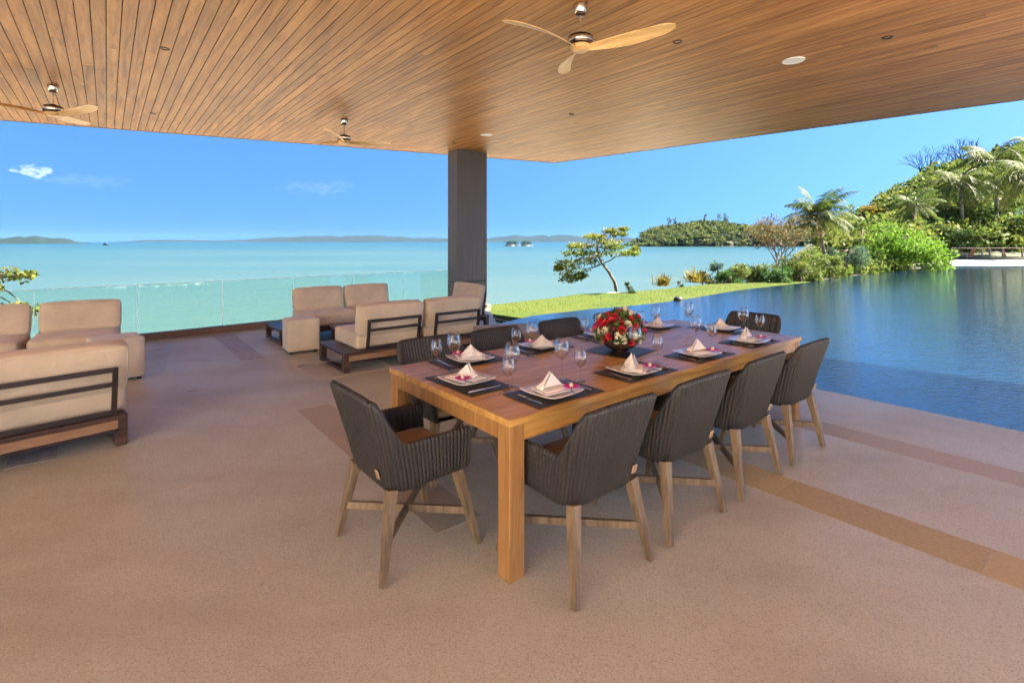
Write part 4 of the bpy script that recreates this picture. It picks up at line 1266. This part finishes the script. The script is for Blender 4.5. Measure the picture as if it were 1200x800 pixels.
# ================================================================== vegetation
def tube_branch(mb, p, q, r0, r1, wob=.06, n=4, sides=6):
    p, q = Vector(p), Vector(q); L = (q - p).length
    pts = [p]
    for i in range(1, n):
        t = i / n; pts.append(p.lerp(q, t) + Vector((random.uniform(-1, 1), random.uniform(-1, 1), random.uniform(-.4, 1))) * wob * L * math.sin(math.pi * t))
    pts.append(q)
    mb.tube(pts, [r0 + (r1 - r0) * i / n for i in range(n + 1)], sides)
    return pts
def tree(name, base, trunk, clumps, leaf, leaf_mat, label, cat, r0=.12, n_per=260, bark='bark', group=None, aspect=.5, droop=.1, limbs=True, shell=.35):
    """trunk: list of points; clumps: list of (centre, (rx,ry,rz))"""
    base = Vector(base)
    root = empty(name, base); tag(root, label, cat, group)
    tb = MB(); tp_ = [Vector(p) - base for p in trunk]
    tb.tube(tp_, [r0 * (1 - .6 * i / max(1, len(tp_) - 1)) for i in range(len(tp_))], 8)
    if limbs:
        for (c, rr) in clumps:
            c = Vector(c) - base
            k = min(range(len(tp_)), key=lambda i: (tp_[i] - c).length + (.0 if i > len(tp_) // 3 else .3))
            ps = tube_branch(tb, tp_[k], c, r0 * .32, r0 * .06, .08, 4, 5)
            for _ in range(3):
                e = c + Vector((random.uniform(-1, 1) * rr[0], random.uniform(-1, 1) * rr[1], random.uniform(-.5, 1) * rr[2])) * .8
                tube_branch(tb, ps[-2], e, r0 * .09, r0 * .02, .1, 3, 4)
    tb.build('trunk', bark, root, True)
    pts, rnds, outs = [], [], []
    for (c, rr) in clumps:
        vol = rr[0] * rr[1] * rr[2]; n = int(n_per * random.uniform(.8, 1.2))
        p, d = clump_points(n, tuple(Vector(c) - base), rr, shell)
        pts.append(p); outs.append(d)
        tone = random.uniform(-.18, .18)
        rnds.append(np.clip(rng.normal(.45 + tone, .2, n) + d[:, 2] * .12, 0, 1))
    pts = np.concatenate(pts); rn_ = np.concatenate(rnds); outs = np.concatenate(outs)
    pts = pts + rng.normal(0, leaf * .35, pts.shape)
    link('crown', quads_mesh('crown', leaves(pts, leaf, aspect, .3, droop, outs), leaf_mat, rn_), None, root)
    return root

# ---- leaning, tiered tree on the lawn
D1 = 16.3; k1 = D1 / 588
def pt(px, py, d, dd=0.0): return at(px, py, d) + Vector((0, dd, 0))
pads = [(672, 318, 19, 8), (661, 309, 11, 6), (690, 306, 18, 5), (705, 297, 24, 4), (676, 297, 17, 4.5), (734, 296, 11, 3), (688, 288, 18, 4), (714, 284, 15, 3.5),
        (699, 277, 14, 3.5), (672, 288, 9, 3), (728, 274, 10, 2.5), (667, 327, 11, 6), (655, 313, 5, 4), (721, 290, 15, 3), (743, 292, 4, 2), (735, 268, 6, 1.8), (712, 271, 8, 2.5), (680, 324, 9, 5)]
cl = []
for (px, py, rx, ry) in pads:
    cl.append((pt(px, py, D1, random.uniform(-.7, .7)), (rx * k1 * 1.12, rx * k1 * 1.15, ry * k1 * .85)))
tree('leaning_tree', bp(722, 340, -.06), [bp(722, 340, -.06), pt(720, 330, D1), pt(713, 318, D1), pt(706, 309, D1), pt(701, 300, D1), pt(700, 288, D1), pt(704, 277, D1)], cl,
     .095, 'leaf_almond', 'small leaning tree with flat tiers of leaves on the lawn', 'tree', .06, 250, aspect=.55)
# ---- leafy branches at the far left, beyond the balustrade
D2 = 11.6; k2 = D2 / 588
pads = [(2, 321, 12, 9), (18, 324, 11, 7), (33, 321, 6, 3), (-14, 330, 14, 14), (1, 338, 4, 3), (14, 360, 9, 4), (30, 364, 9, 4.5), (0, 362, 10, 5), (-18, 362, 14, 9), (17, 379, 3, 3), (17, 386, 4, 4), (-30, 345, 16, 20), (-45, 320, 18, 14), (-40, 380, 14, 14)]
cl = [(pt(px, py, D2, random.uniform(-.15, .25)), (rx * k2, rx * k2, ry * k2)) for (px, py, rx, ry) in pads]
bx0 = pt(-60, 470, D2); bx0.z = -3.6
tree('almond_tree', bx0, [bx0, pt(-58, 430, D2), pt(-52, 380, D2), pt(-40, 350, D2), pt(-28, 330, D2)], cl, .11, 'leaf_almond', 'leafy almond branches reaching in from the left beyond the glass', 'tree', .09, 75, aspect=.62)

# ---- shrubs and bushes beyond the lawn
def bush(px, py_base, half, height_px, d, mat, label, leaf=.11, n=10, per=240, cat='shrub', name='shrub', group='shrubs beyond the lawn and the pool', zb=None, low=0.0):
    k = d / 588
    base = Vector(((px - 600) * k, d, land_h(np.array((px - 600) * k), np.array(float(d))).item() - .03 if zb is None else zb))
    cl = []
    ztop = CAMH + (283 - (py_base - height_px)) * k
    H = max(.4, ztop - base.z)
    for i in range(n):
        t = random.uniform(0, 2 * math.pi); rr = math.sqrt(random.random()) * .75; zz = random.uniform(.06 + low * .3, .82)
        fall = math.sqrt(max(.12, 1 - (max(0, zz - .3) / .62) ** 2))
        c = base + Vector((math.cos(t) * rr * half * k * fall, math.sin(t) * rr * half * k * .8 * fall, zz * H))
        r_ = half * k * random.uniform(.22, .38)
        cl.append((c, (r_, r_, min(r_, H * .2) * random.uniform(.7, 1.0))))
    return tree(name, base, [base, base + Vector((random.uniform(-.1, .1), 0, H * .35)), base + Vector((random.uniform(-.2, .2), 0, H * .7))], cl, leaf, mat, label, cat, .035 + .012 * H, per, group=group, aspect=.5, limbs=True)
bush(838, 330, 17, 34, 20.2, 'leaf_blue', 'grey green slender shrub at the left end of the hedge', .085, 12, 150)
bush(864, 331, 28, 24, 20.4, 'leaf_olive', 'low olive green shrub next to the grey green shrub', .09, 16, 260)
bush(897, 331, 28, 25, 20.8, 'leaf_olive', 'low olive shrub below the bare brown tree', .09, 16, 260)
bush(926, 330, 26, 36, 21.4, 'leaf_olive', 'olive shrub just left of the slender palm', .09, 16, 260)
bush(953, 329, 32, 44, 22.0, 'leaf_olive', 'rounded olive bush at the foot of the slender palm', .095, 13, 260)
bush(990, 326, 28, 46, 24.5, 'leaf_blue', 'grey green bush between the palm and the bright bush', .09, 12, 240)
bush(1054, 322, 52, 64, 28.5, 'leaf_bright', 'large bright lime green bush at the pool edge', .15, 26, 260, low=-.1)
bush(1010, 312, 30, 60, 36, 'leaf_olive', 'olive bush behind the bright lime bush', .15, 14, 220)
bush(1120, 306, 34, 44, 48, 'leaf_green', 'mid green bush left of the timber fence', .18, 14, 240)
bush(1165, 303, 34, 46, 50, 'leaf_green', 'mid green bush behind the timber fence', .18, 14, 240)
bush(1210, 303, 34, 60, 49, 'leaf_blue', 'grey green bush at the right frame edge behind the fence', .18, 14, 240)
bush(851, 332, 20, 17, 20.0, 'leaf_green', 'low fresh green shrub in the hedge below the grey green shrub', .08, 12, 220)
bush(881, 332, 24, 26, 21.3, 'leaf_dark', 'dark low shrub in the hedge below the headland', .09, 14, 240)
bush(911, 331, 24, 20, 20.3, 'leaf_green', 'low fresh green shrub in the hedge below the bare tree', .08, 14, 240)
bush(940, 330, 26, 26, 20.9, 'leaf_olive', 'low olive shrub at the front of the hedge below the palm', .085, 14, 240)
bush(972, 328, 26, 30, 22.4, 'leaf_olive', 'low olive shrub right of the palm foot', .09, 14, 240)
bush(1000, 323, 24, 36, 26.5, 'leaf_dark', 'dark shrub touching the lime bush on its left', .10, 14, 240)
bush(1018, 318, 20, 22, 29, 'leaf_olive', 'low olive shrub at the pool edge left of the lime bush', .10, 12, 220)
for (px, py, h, hw, lab) in ((776, 335, 17, 15, 'left of two spiky yellow plants by the shore'), (815, 331, 20, 17, 'right of two spiky yellow plants by the shore'), (888, 324, 16, 12, 'pale spiky plant in the olive hedge')):
    p = bp(px, py, -.06); k = p.y / 588; b = []
    root = empty('spiky_plant', p); tag(root, lab, 'plant', 'spiky yellow plants')
    for i in range(90):
        t = random.uniform(0, 2 * math.pi); el = random.uniform(.25, 1.45); L = h * k * random.uniform(.7, 1.15); w = .03
        d = Vector((math.cos(t) * math.cos(el), math.sin(t) * math.cos(el), math.sin(el))); sd = Vector((-math.sin(t), math.cos(t), 0)) * w
        o0 = Vector((random.gauss(0, hw * k * .28), random.gauss(0, hw * k * .28), 0)); m_ = o0 + d * L * .55; e = o0 + d * L - Vector((0, 0, L * .22 * math.cos(el)))
        b.append([o0 - sd * .6, o0 + sd * .6, m_ + sd, m_ - sd]); b.append([m_ - sd, m_ + sd, e + sd * .1, e - sd * .1])
    link('leaves', quads_mesh('leaves', np.array([[tuple(v) for v in q] for q in b]), 'leaf_yellow'), None, root)
for (px, py, hw, h, lab) in ((739, 341, 10, 5, 'small dark ground cover tuft beside the leaning tree'), (797, 334, 8, 6, 'small green tuft between the two yellow plants'), (823, 329, 6, 22, 'narrow dark upright shrub right of the yellow plants')):
    bush(px, py, hw, h, bp(px, py).y, 'leaf_dark', lab, .06, 5, 110, 'shrub', 'shrub')

# ---- palms
def palm(base, top, R_, label, mat='leaf_palm', nf=20, droopy=1.0, seed=1, r0=.13, upright=.6):
    rs_ = random.Random(seed); base, top = Vector(base), Vector(top)
    root = empty('palm_tree', base); tag(root, label, 'palm tree', 'coconut palms')
    mid = base.lerp(top, .5) + Vector((rs_.uniform(-.2, .2), 0, 0)); tb = MB()
    pts = [Vector((0, 0, 0)), (base.lerp(mid, .5) - base), mid - base, (mid.lerp(top, .5) - base) + (mid - base.lerp(top, .5)) * .3, top - base]
    tb.tube(pts, [r0 * 1.25, r0, r0 * .9, r0 * .85, r0 * .8], 9); tb.build('trunk', 'palm_bark', root, True)
    T = top - base
    for f in range(nf):
        t = f * 2.39996 + rs_.uniform(-.2, .2)
        el = .75 + upright * .5 - 1.75 * (f / nf) ** 1.1 + rs_.uniform(-.12, .12)
        L = R_ * rs_.uniform(.85, 1.12); n = 9
        d = Vector((math.cos(t) * math.cos(el), math.sin(t) * math.cos(el), math.sin(el)))
        p = T.copy(); cur = []; step = L / n; g = d.copy()
        for i in range(n + 1):
            cur.append(p.copy()); g = (g + Vector((0, 0, -.085 * droopy * (1 + i * .22)))).normalized(); p = p + g * step
        fm = MB(); fm.tube(cur, [.03 * R_ / 3 * (1 - .85 * i / n) for i in range(n + 1)], 4)
        fr_ = fm.build('frond', 'leaf_rib', root, True)
        qs = []
        m = 26
        for i in range(m):
            k = .12 + .88 * i / (m - 1); x = k * n; a = min(n - 1, int(x)); q = cur[a].lerp(cur[a + 1], x - a); tg = (cur[a + 1] - cur[a]).normalized()
            sd = tg.cross(Vector((0, 0, 1))); sd = sd.normalized() if sd.length > .05 else Vector((1, 0, 0))
            ll = R_ * .33 * math.sin(math.pi * (.12 + .80 * k)) * rs_.uniform(.8, 1.1)
            for s_ in (-1, 1):
                dd = (sd * s_ + tg * .55 + Vector((0, 0, -.25 - .45 * droopy * rs_.random()))).normalized(); w = R_ * .012
                e = q + dd * ll - Vector((0, 0, ll * .25 * droopy)); mm = q + dd * ll * .5
                qs.append([tuple(q - tg * w), tuple(q + tg * w), tuple(mm + tg * w), tuple(mm - tg * w)]); qs.append([tuple(mm - tg * w), tuple(mm + tg * w), tuple(e + tg * w * .2), tuple(e - tg * w * .2)])
        link('leaflets', quads_mesh('leaflets', np.array(qs), mat, np.clip(rng.normal(.3 + .5 * (f / nf), .15, len(qs)), 0, 1)), None, fr_)
    return root
M['leaf_rib'] = flat('palm rib', (0.16, 0.15, 0.05))
palm(Vector(((972 - 600) / 588 * 26, 26, -.1)), at(959, 252, 26), 1.95, 'slender coconut palm standing alone between hedge and hill', 'leaf_palm', 30, .85, 3, .10, .95)
palm(Vector(((1168 - 600) / 588 * 52, 52, 1.0)), at(1166, 190, 52), 4.2, 'tall coconut palm on the skyline near the right edge', 'leaf_gold_palm', 24, 1.15, 5, .17, .7)
palm(Vector(((1132 - 600) / 588 * 50, 50, .3)), at(1126, 212, 50), 3.3, 'golden drooping coconut palm below the tall skyline palm', 'leaf_gold_palm', 22, 1.05, 8, .16, .55)
palm(Vector(((1215 - 600) / 588 * 44, 44, .3)), at(1212, 208, 44), 4.0, 'golden coconut palm cut by the right frame edge', 'leaf_gold_palm', 24, 1.2, 11, .17, .65)
palm(Vector(((1072 - 600) / 588 * 44, 44, -.1)), at(1072, 240, 44), 2.1, 'small olive palm above the bright lime bush', 'leaf_palm', 18, .9, 14, .11, .7)

# ---- bare trees
def bare_tree(base, H, spread, label, mat, leafmat_=None, seed=2, depth=6, r0=.07, lean=(0, 0)):
    rs_ = random.Random(seed); root = empty('bare_tree', base); tag(root, label, 'tree')
    mb = MB(); tips = []
    def grow(p, d, L, r_, lv):
        q = p + d * L; mid = p.lerp(q, .5) + Vector((rs_.uniform(-1, 1), rs_.uniform(-1, 1), rs_.uniform(-1, 1))) * L * .07
        mb.tube([p, mid, q], [r_, r_ * .85, r_ * .7], 5 if lv < 3 else 3, lv < 1)
        if lv >= depth: tips.append(q); return
        for _ in range(3 if lv < 3 else 2):
            nd = (d + Vector((rs_.uniform(-1, 1), rs_.uniform(-1, 1), rs_.uniform(-.45, .75))) * spread).normalized()
            grow(q, nd, L * rs_.uniform(.66, .86), r_ * .62, lv + 1)
        if lv > 2: tips.append(q)
    for s_ in range(3):
        grow(Vector((rs_.uniform(-.1, .1), rs_.uniform(-.1, .1), 0)), Vector((rs_.uniform(-.5, .5) + lean[0], rs_.uniform(-.4, .4), 1)).normalized(), H * .27, r0, 1)
    # keep within the height
    zmax = max(v[2] for v in mb.v); f = H / zmax
    mb.v = [(x * f, y * f, z * f) for x, y, z in mb.v]
    mb.build('branches', mat, root)
    if leafmat_:
        tp_ = np.array([tuple(t * f) for t in tips]); tp_ = np.repeat(tp_, 3, 0) + rng.normal(0, .07, (len(tp_) * 3, 3))
        link('dry_leaves', quads_mesh('dry_leaves', leaves(tp_, .10, .5), leafmat_), None, root)
    return root
bare_tree(Vector(((912 - 600) / 588 * 23, 23, -.1)), 2.9, .85, 'twiggy brown half bare tree in front of the headland', 'twig', 'leaf_dry', 4, 7, .05, (-.15, 0))
bare_tree(Vector(((1098 - 600) / 588 * 85, 85, 9.5)), 8.5, .6, 'grey leafless tree on the skyline of the hill', 'grey_twig', None, 9, 5, .14)
bare_tree(Vector(((1135 - 600) / 588 * 80, 80, 10)), 8.5, .65, 'grey leafless tree beside the tall palm', 'grey_twig', None, 21, 5, .14)

# ---- dense wood on the hill (one mass)
pts, rnds, outs, szs = [], [], [], []
cnt = 0
while cnt < 900:
    d = random.uniform(40, 112); px = random.uniform(942, 1330)
    x, y = (px - 600) / 588 * d, d
    if d < 47.5 and px > 1075: continue
    s_ = shore_dist(np.array(x), np.array(y)).item()
    if s_ < 2.5: continue
    z = land_h(np.array(x), np.array(y)).item()
    cnt += 1
    Ht = random.uniform(2.2, 4.0) if d > 60 else random.uniform(1.6, 3.2); Rt = random.uniform(1.3, 2.8)
    tone = random.uniform(0, 1)
    for _ in range(5):
        c = (x + random.gauss(0, Rt * .5), y + random.gauss(0, Rt * .4), z + Ht * random.uniform(.12, 1.0)); r_ = Rt * random.uniform(.4, .65)
        n = int(46 * (1.4 if d < 70 else .9))
        p, dn = clump_points(n, c, (r_, r_, r_ * .75), .4)
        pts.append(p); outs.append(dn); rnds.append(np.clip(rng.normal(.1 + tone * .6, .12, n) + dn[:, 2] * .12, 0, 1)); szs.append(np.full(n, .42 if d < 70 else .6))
pts = np.concatenate(pts); rn_ = np.concatenate(rnds); outs = np.concatenate(outs); szs = np.concatenate(szs)
pts += rng.normal(0, .12, pts.shape)
lq = leaves(pts, szs[:, None], .6, .3, .05, outs)
wo = link('hill_wood', quads_mesh('hill_wood', lq, 'leaf_olive', rn_)); tag(wo, 'dense olive green wood covering the hill on the right', kind='stuff')
up, ur = [], []
for _ in range(520):
    px = random.uniform(946, 1270); d = random.uniform(23, 47) if px < 1060 else random.uniform(45.5, 56)
    x = (px - 600) / 588 * d
    if shore_dist(np.array(x), np.array(d)).item() < -1.5: continue
    if in_poly(np.array([[x, d]]), pool_poly)[0] or (x > 26 and d < 46.2 and px > 1085): continue
    z = land_h(np.array(x), np.array(d)).item(); r_ = random.uniform(.35, .8)
    p, dn = clump_points(70, (x, d, z + r_ * .5), (r_, r_, r_ * .8), .5); up.append(p); ur.append(np.clip(rng.normal(random.uniform(.1, .7), .12, 70), 0, 1))
up = np.concatenate(up)
uo = link('undergrowth', quads_mesh('undergrowth', leaves(up, .2, .55), 'leaf_olive', np.concatenate(ur))); tag(uo, 'low leafy undergrowth at the foot of the hill', kind='stuff')
# a few trees that stand out of the wood
def crown_tree(px, py, half, d, mat, label, n=16, leaf=.3, per=200, hpx=None):
    k = d / 588; x = (px - 600) * k; z0 = land_h(np.array(x), np.array(float(d))).item(); cz = CAMH + (283 - py) * k
    base = Vector((x, d, z0 - .2)); cl = []
    for i in range(n):
        v_ = Vector((random.gauss(0, 1), random.gauss(0, 1), random.gauss(0, 1))).normalized() * random.random() ** .4
        r_ = half * k * random.uniform(.25, .42); cl.append((Vector((x, d, cz)) + Vector((v_.x * half * k * .75, v_.y * half * k * .75, v_.z * half * k * .6)), (r_, r_, r_ * .75)))
    tree('wood_tree', base, [base, base + Vector((.2, 0, (cz - z0) * .5)), Vector((x, d, cz))], cl, leaf, mat, label, 'tree', .16, per, group='trees standing out of the hill wood')
crown_tree(1022, 256, 20, 60, 'leaf_yellow', 'rusty yellow tree on the slope above the lime bush')
crown_tree(987, 266, 10, 58, 'leaf_dark', 'dark round tree on the slope right of the slender palm', 10, .3, 150)
crown_tree(1110, 262, 30, 54, 'leaf_blue', 'grey green tree left of the fence on the lower slope', 18)
crown_tree(1150, 264, 24, 55, 'leaf_green', 'fresh green tree behind the fence under the palms', 16)
crown_tree(1185, 258, 30, 53, 'leaf_green', 'fresh green tree behind the right end of the fence', 18)
crown_tree(1045, 282, 16, 50, 'leaf_green', 'small green tree directly behind the lime bush', 12)

crown_tree(1085, 232, 24, 68, 'leaf_olive', 'olive tree on the slope below the bare skyline tree', 16)
crown_tree(1118, 236, 22, 64, 'leaf_green', 'green tree on the slope left of the golden palm', 16)
crown_tree(1152, 236, 24, 62, 'leaf_olive', 'olive tree on the slope behind the golden palm', 16)
crown_tree(1186, 232, 26, 60, 'leaf_green', 'green tree high on the slope near the right edge', 16)
crown_tree(1060, 262, 22, 56, 'leaf_olive', 'olive tree above the lime bush', 14)
crown_tree(1040, 244, 18, 70, 'leaf_green', 'green tree on the skyline left of the small palm', 14)

# ---- headland across the bay
HD = 560.0; kh = HD / 588
hp = [(752, 288), (760, 279), (770, 271), (785, 264), (805, 260), (830, 256), (850, 253), (880, 255), (905, 258), (950, 262), (1010, 258), (1120, 240), (1250, 230)]
def head_top(px):
    for (a, b) in zip(hp[:-1], hp[1:]):
        if a[0] <= px <= b[0]: t = (px - a[0]) / (b[0] - a[0]); return a[1] + (b[1] - a[1]) * t
    return 288.0
vs, fs = [], []; nx, ny = 100, 10
for j in range(ny):
    tj = j / (ny - 1)
    for i in range(nx + 1):
        px = 752 + (1250 - 752) * i / nx; hz_ = (CAMH + (283 - head_top(px)) * kh - 9 - SEA); hz_ = max(0, hz_)
        y = HD + 130 * tj; bell = math.sin(math.pi * min(1, tj * .62)) ** .7
        vs.append(((px - 600) / 588 * (HD + 30 * tj), y, SEA - .5 + hz_ * bell))
for j in range(ny - 1):
    for i in range(nx): a = j * (nx + 1) + i; fs.append((a, a + 1, a + nx + 2, a + nx + 1))
hl = MB().add(vs, fs).build('headland', 'terrain', None, True); tag(hl, 'wooded headland across the bay', kind='structure')
pts, rnds, outs = [], [], []
for t_ in range(1100):
    px = random.uniform(754, 1060); tj = random.random() ** 1.3 * .95
    hz_ = max(0, CAMH + (283 - head_top(px)) * kh - 9 - SEA); bell = math.sin(math.pi * min(1, tj * .62)) ** .7
    z = SEA + hz_ * bell; x = (px - 600) / 588 * (HD + 30 * tj); y = HD + 130 * tj
    Rt = random.uniform(3.0, 5.5); Ht = random.uniform(5, 10) * min(1, .35 + hz_ / 18)
    tone = random.random()
    tall = random.random() < .03 and tj > .5
    for _ in range(4):
        if tall: c = (x + random.gauss(0, 1), y, z + 8 + random.uniform(0, 9)); rr = (1.6, 1.6, 3)
        else: c = (x + random.gauss(0, Rt * .45), y + random.gauss(0, Rt * .4), z + Ht * random.uniform(.3, .95)); r_ = Rt * random.uniform(.45, .7); rr = (r_, r_, r_ * .7)
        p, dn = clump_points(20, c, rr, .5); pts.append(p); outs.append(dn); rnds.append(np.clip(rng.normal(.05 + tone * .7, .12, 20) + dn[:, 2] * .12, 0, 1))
pts = np.concatenate(pts); lq = leaves(pts, 2.1, .65, .3, 0, np.concatenate(outs))
ho = link('headland_wood', quads_mesh('headland_wood', lq, 'leaf_far', np.concatenate(rnds))); tag(ho, 'dense wood covering the headland across the bay', kind='stuff')

# ---- rocky islet, boat, dark stone, fence
IS = at(609, 288, 640); IS.z = SEA
isl = empty('islet', IS); tag(isl, 'tiny rocky islet with trees right of the column', 'islet')
rk = MB()
for (dx, w, h) in ((-12, 8, 2.2), (-3, 7, 1.6), (7, 8, 2.0), (14, 4, 1.0)):
    rk.lathe([(w, -1), (w * .95, h * .4), (w * .6, h * .85), (.01, h)], 10, dx, 0)
rk.build('rock', 'rock', isl, True)
p1, d1 = clump_points(380, (-10, 0, 4), (8, 4, 2.4)); p2, d2_ = clump_points(300, (8, 0, 3.8), (7, 4, 2.4))
link('trees', quads_mesh('trees', leaves(np.concatenate([p1, p2]), 1.3, .65, .3, 0, np.concatenate([d1, d2_])), 'leaf_dark'), None, isl)
bt = empty('boat', (at(124, 287.3, 760).x, 760, SEA)); tag(bt, 'small dark boat far out on the left horizon', 'boat')
hull = MB(); n = 8
for i in range(n + 1):
    t = i / n; w = 1.1 * math.sin(math.pi * min(.96, .12 + t * .86)) ** .6; x = -4.5 + 9 * t; sh_ = .5 * (2 * t - 1) ** 2
    hull.v += [(x, -w, 1.3 + sh_), (x, -w * .6, -.2), (x, w * .6, -.2), (x, w, 1.3 + sh_)]
for i in range(n):
    for j in range(3): hull.f.append((i * 4 + j, (i + 1) * 4 + j, (i + 1) * 4 + j + 1, i * 4 + j + 1))
    hull.f.append((i * 4 + 3, (i + 1) * 4 + 3, (i + 1) * 4, i * 4))
hull.f += [(0, 1, 2, 3), (n * 4 + 3, n * 4 + 2, n * 4 + 1, n * 4)]
hull.build('hull', 'boat', bt)
MB().box(-2.2, 1.4, -.8, .8, 1.3, 3.0, .1).build('cabin', 'boat', bt); MB().box(-2.6, 1.8, -1, 1, 3.0, 3.15).build('cabin_roof', 'white_paint', bt)
rp = bp(795, 352.5, -.05); rs2 = empty('garden_stone', rp); tag(rs2, 'small dark round stone on the lawn by the pool edge', 'stone')
vs = []
st = MB().lathe([(.11, -.02), (.13, .03), (.115, .08), (.075, .115), (.001, .125)], 14)
st.v = [(x * (1 + .12 * mnoise.noise((x * 9, y * 9, z * 9))), y * (1 + .12 * mnoise.noise((x * 9 + 4, y * 9, z * 9))), z) for x, y, z in st.v]
st.build('stone_body', 'rock', rs2, True)
fx = 44.0
fe = empty('timber_fence', (at(1105, 283, fx).x, fx, .02)); tag(fe, 'weathered timber fence on the white deck beyond the pool', 'fence')
kk = fx / 588
for (px, h, m_) in ((1105, .5, 'weathered_wood'), (1133, .52, 'weathered_wood'), (1151, .95, 'weathered_wood'), (1160, .95, 'weathered_wood'), (1175, .95, 'weathered_wood'), (1198, .95, 'weathered_wood'), (1225, .95, 'weathered_wood')):
    MB().box((px - 1105) * kk - .05, (px - 1105) * kk + .05, -.05, .05, 0, h, .01).build('post', m_, fe)
MB().box(0, 28 * kk, -.07, .07, .52, .60, .01).build('rail', 'weathered_wood', fe)
MB().box(10 * kk, 125 * kk, -.07, .07, .95, 1.03, .01).build('rail', 'weathered_wood', fe)
MB().box(10 * kk - .05, 10 * kk + .05, -.05, .05, .601, .95, .01).build('post', 'weathered_wood', fe)
for (x0, x1) in ((36, 42), (33, 39), (78, 74)):
    MB().bar((x0 * kk, .3, 0), (x1 * kk, .3, .95), .1, .1).build('brace', 'rust_wood', fe)

# ---- sea air
hz = MB().box(-7000, 7000, -7000, 7000, -6.0, 95.0)
ho_ = hz.build('haze', 'black'); tag(ho_, 'thin blue sea haze over the bay', kind='stuff')
hm = bpy.data.materials.new('sea haze'); hm.use_nodes = True
hn = hm.node_tree.nodes; hn.clear()
h_o = hn.new('ShaderNodeOutputMaterial'); h_v = hn.new('ShaderNodeVolumePrincipled')
h_v.inputs['Color'].default_value = (0.26, 0.42, 0.9, 1); h_v.inputs['Density'].default_value = 1.9e-5; h_v.inputs['Anisotropy'].default_value = 0.0
hm.node_tree.links.new(h_v.outputs[0], h_o.inputs['Volume'])
ho_.data.materials.clear(); ho_.data.materials.append(hm)
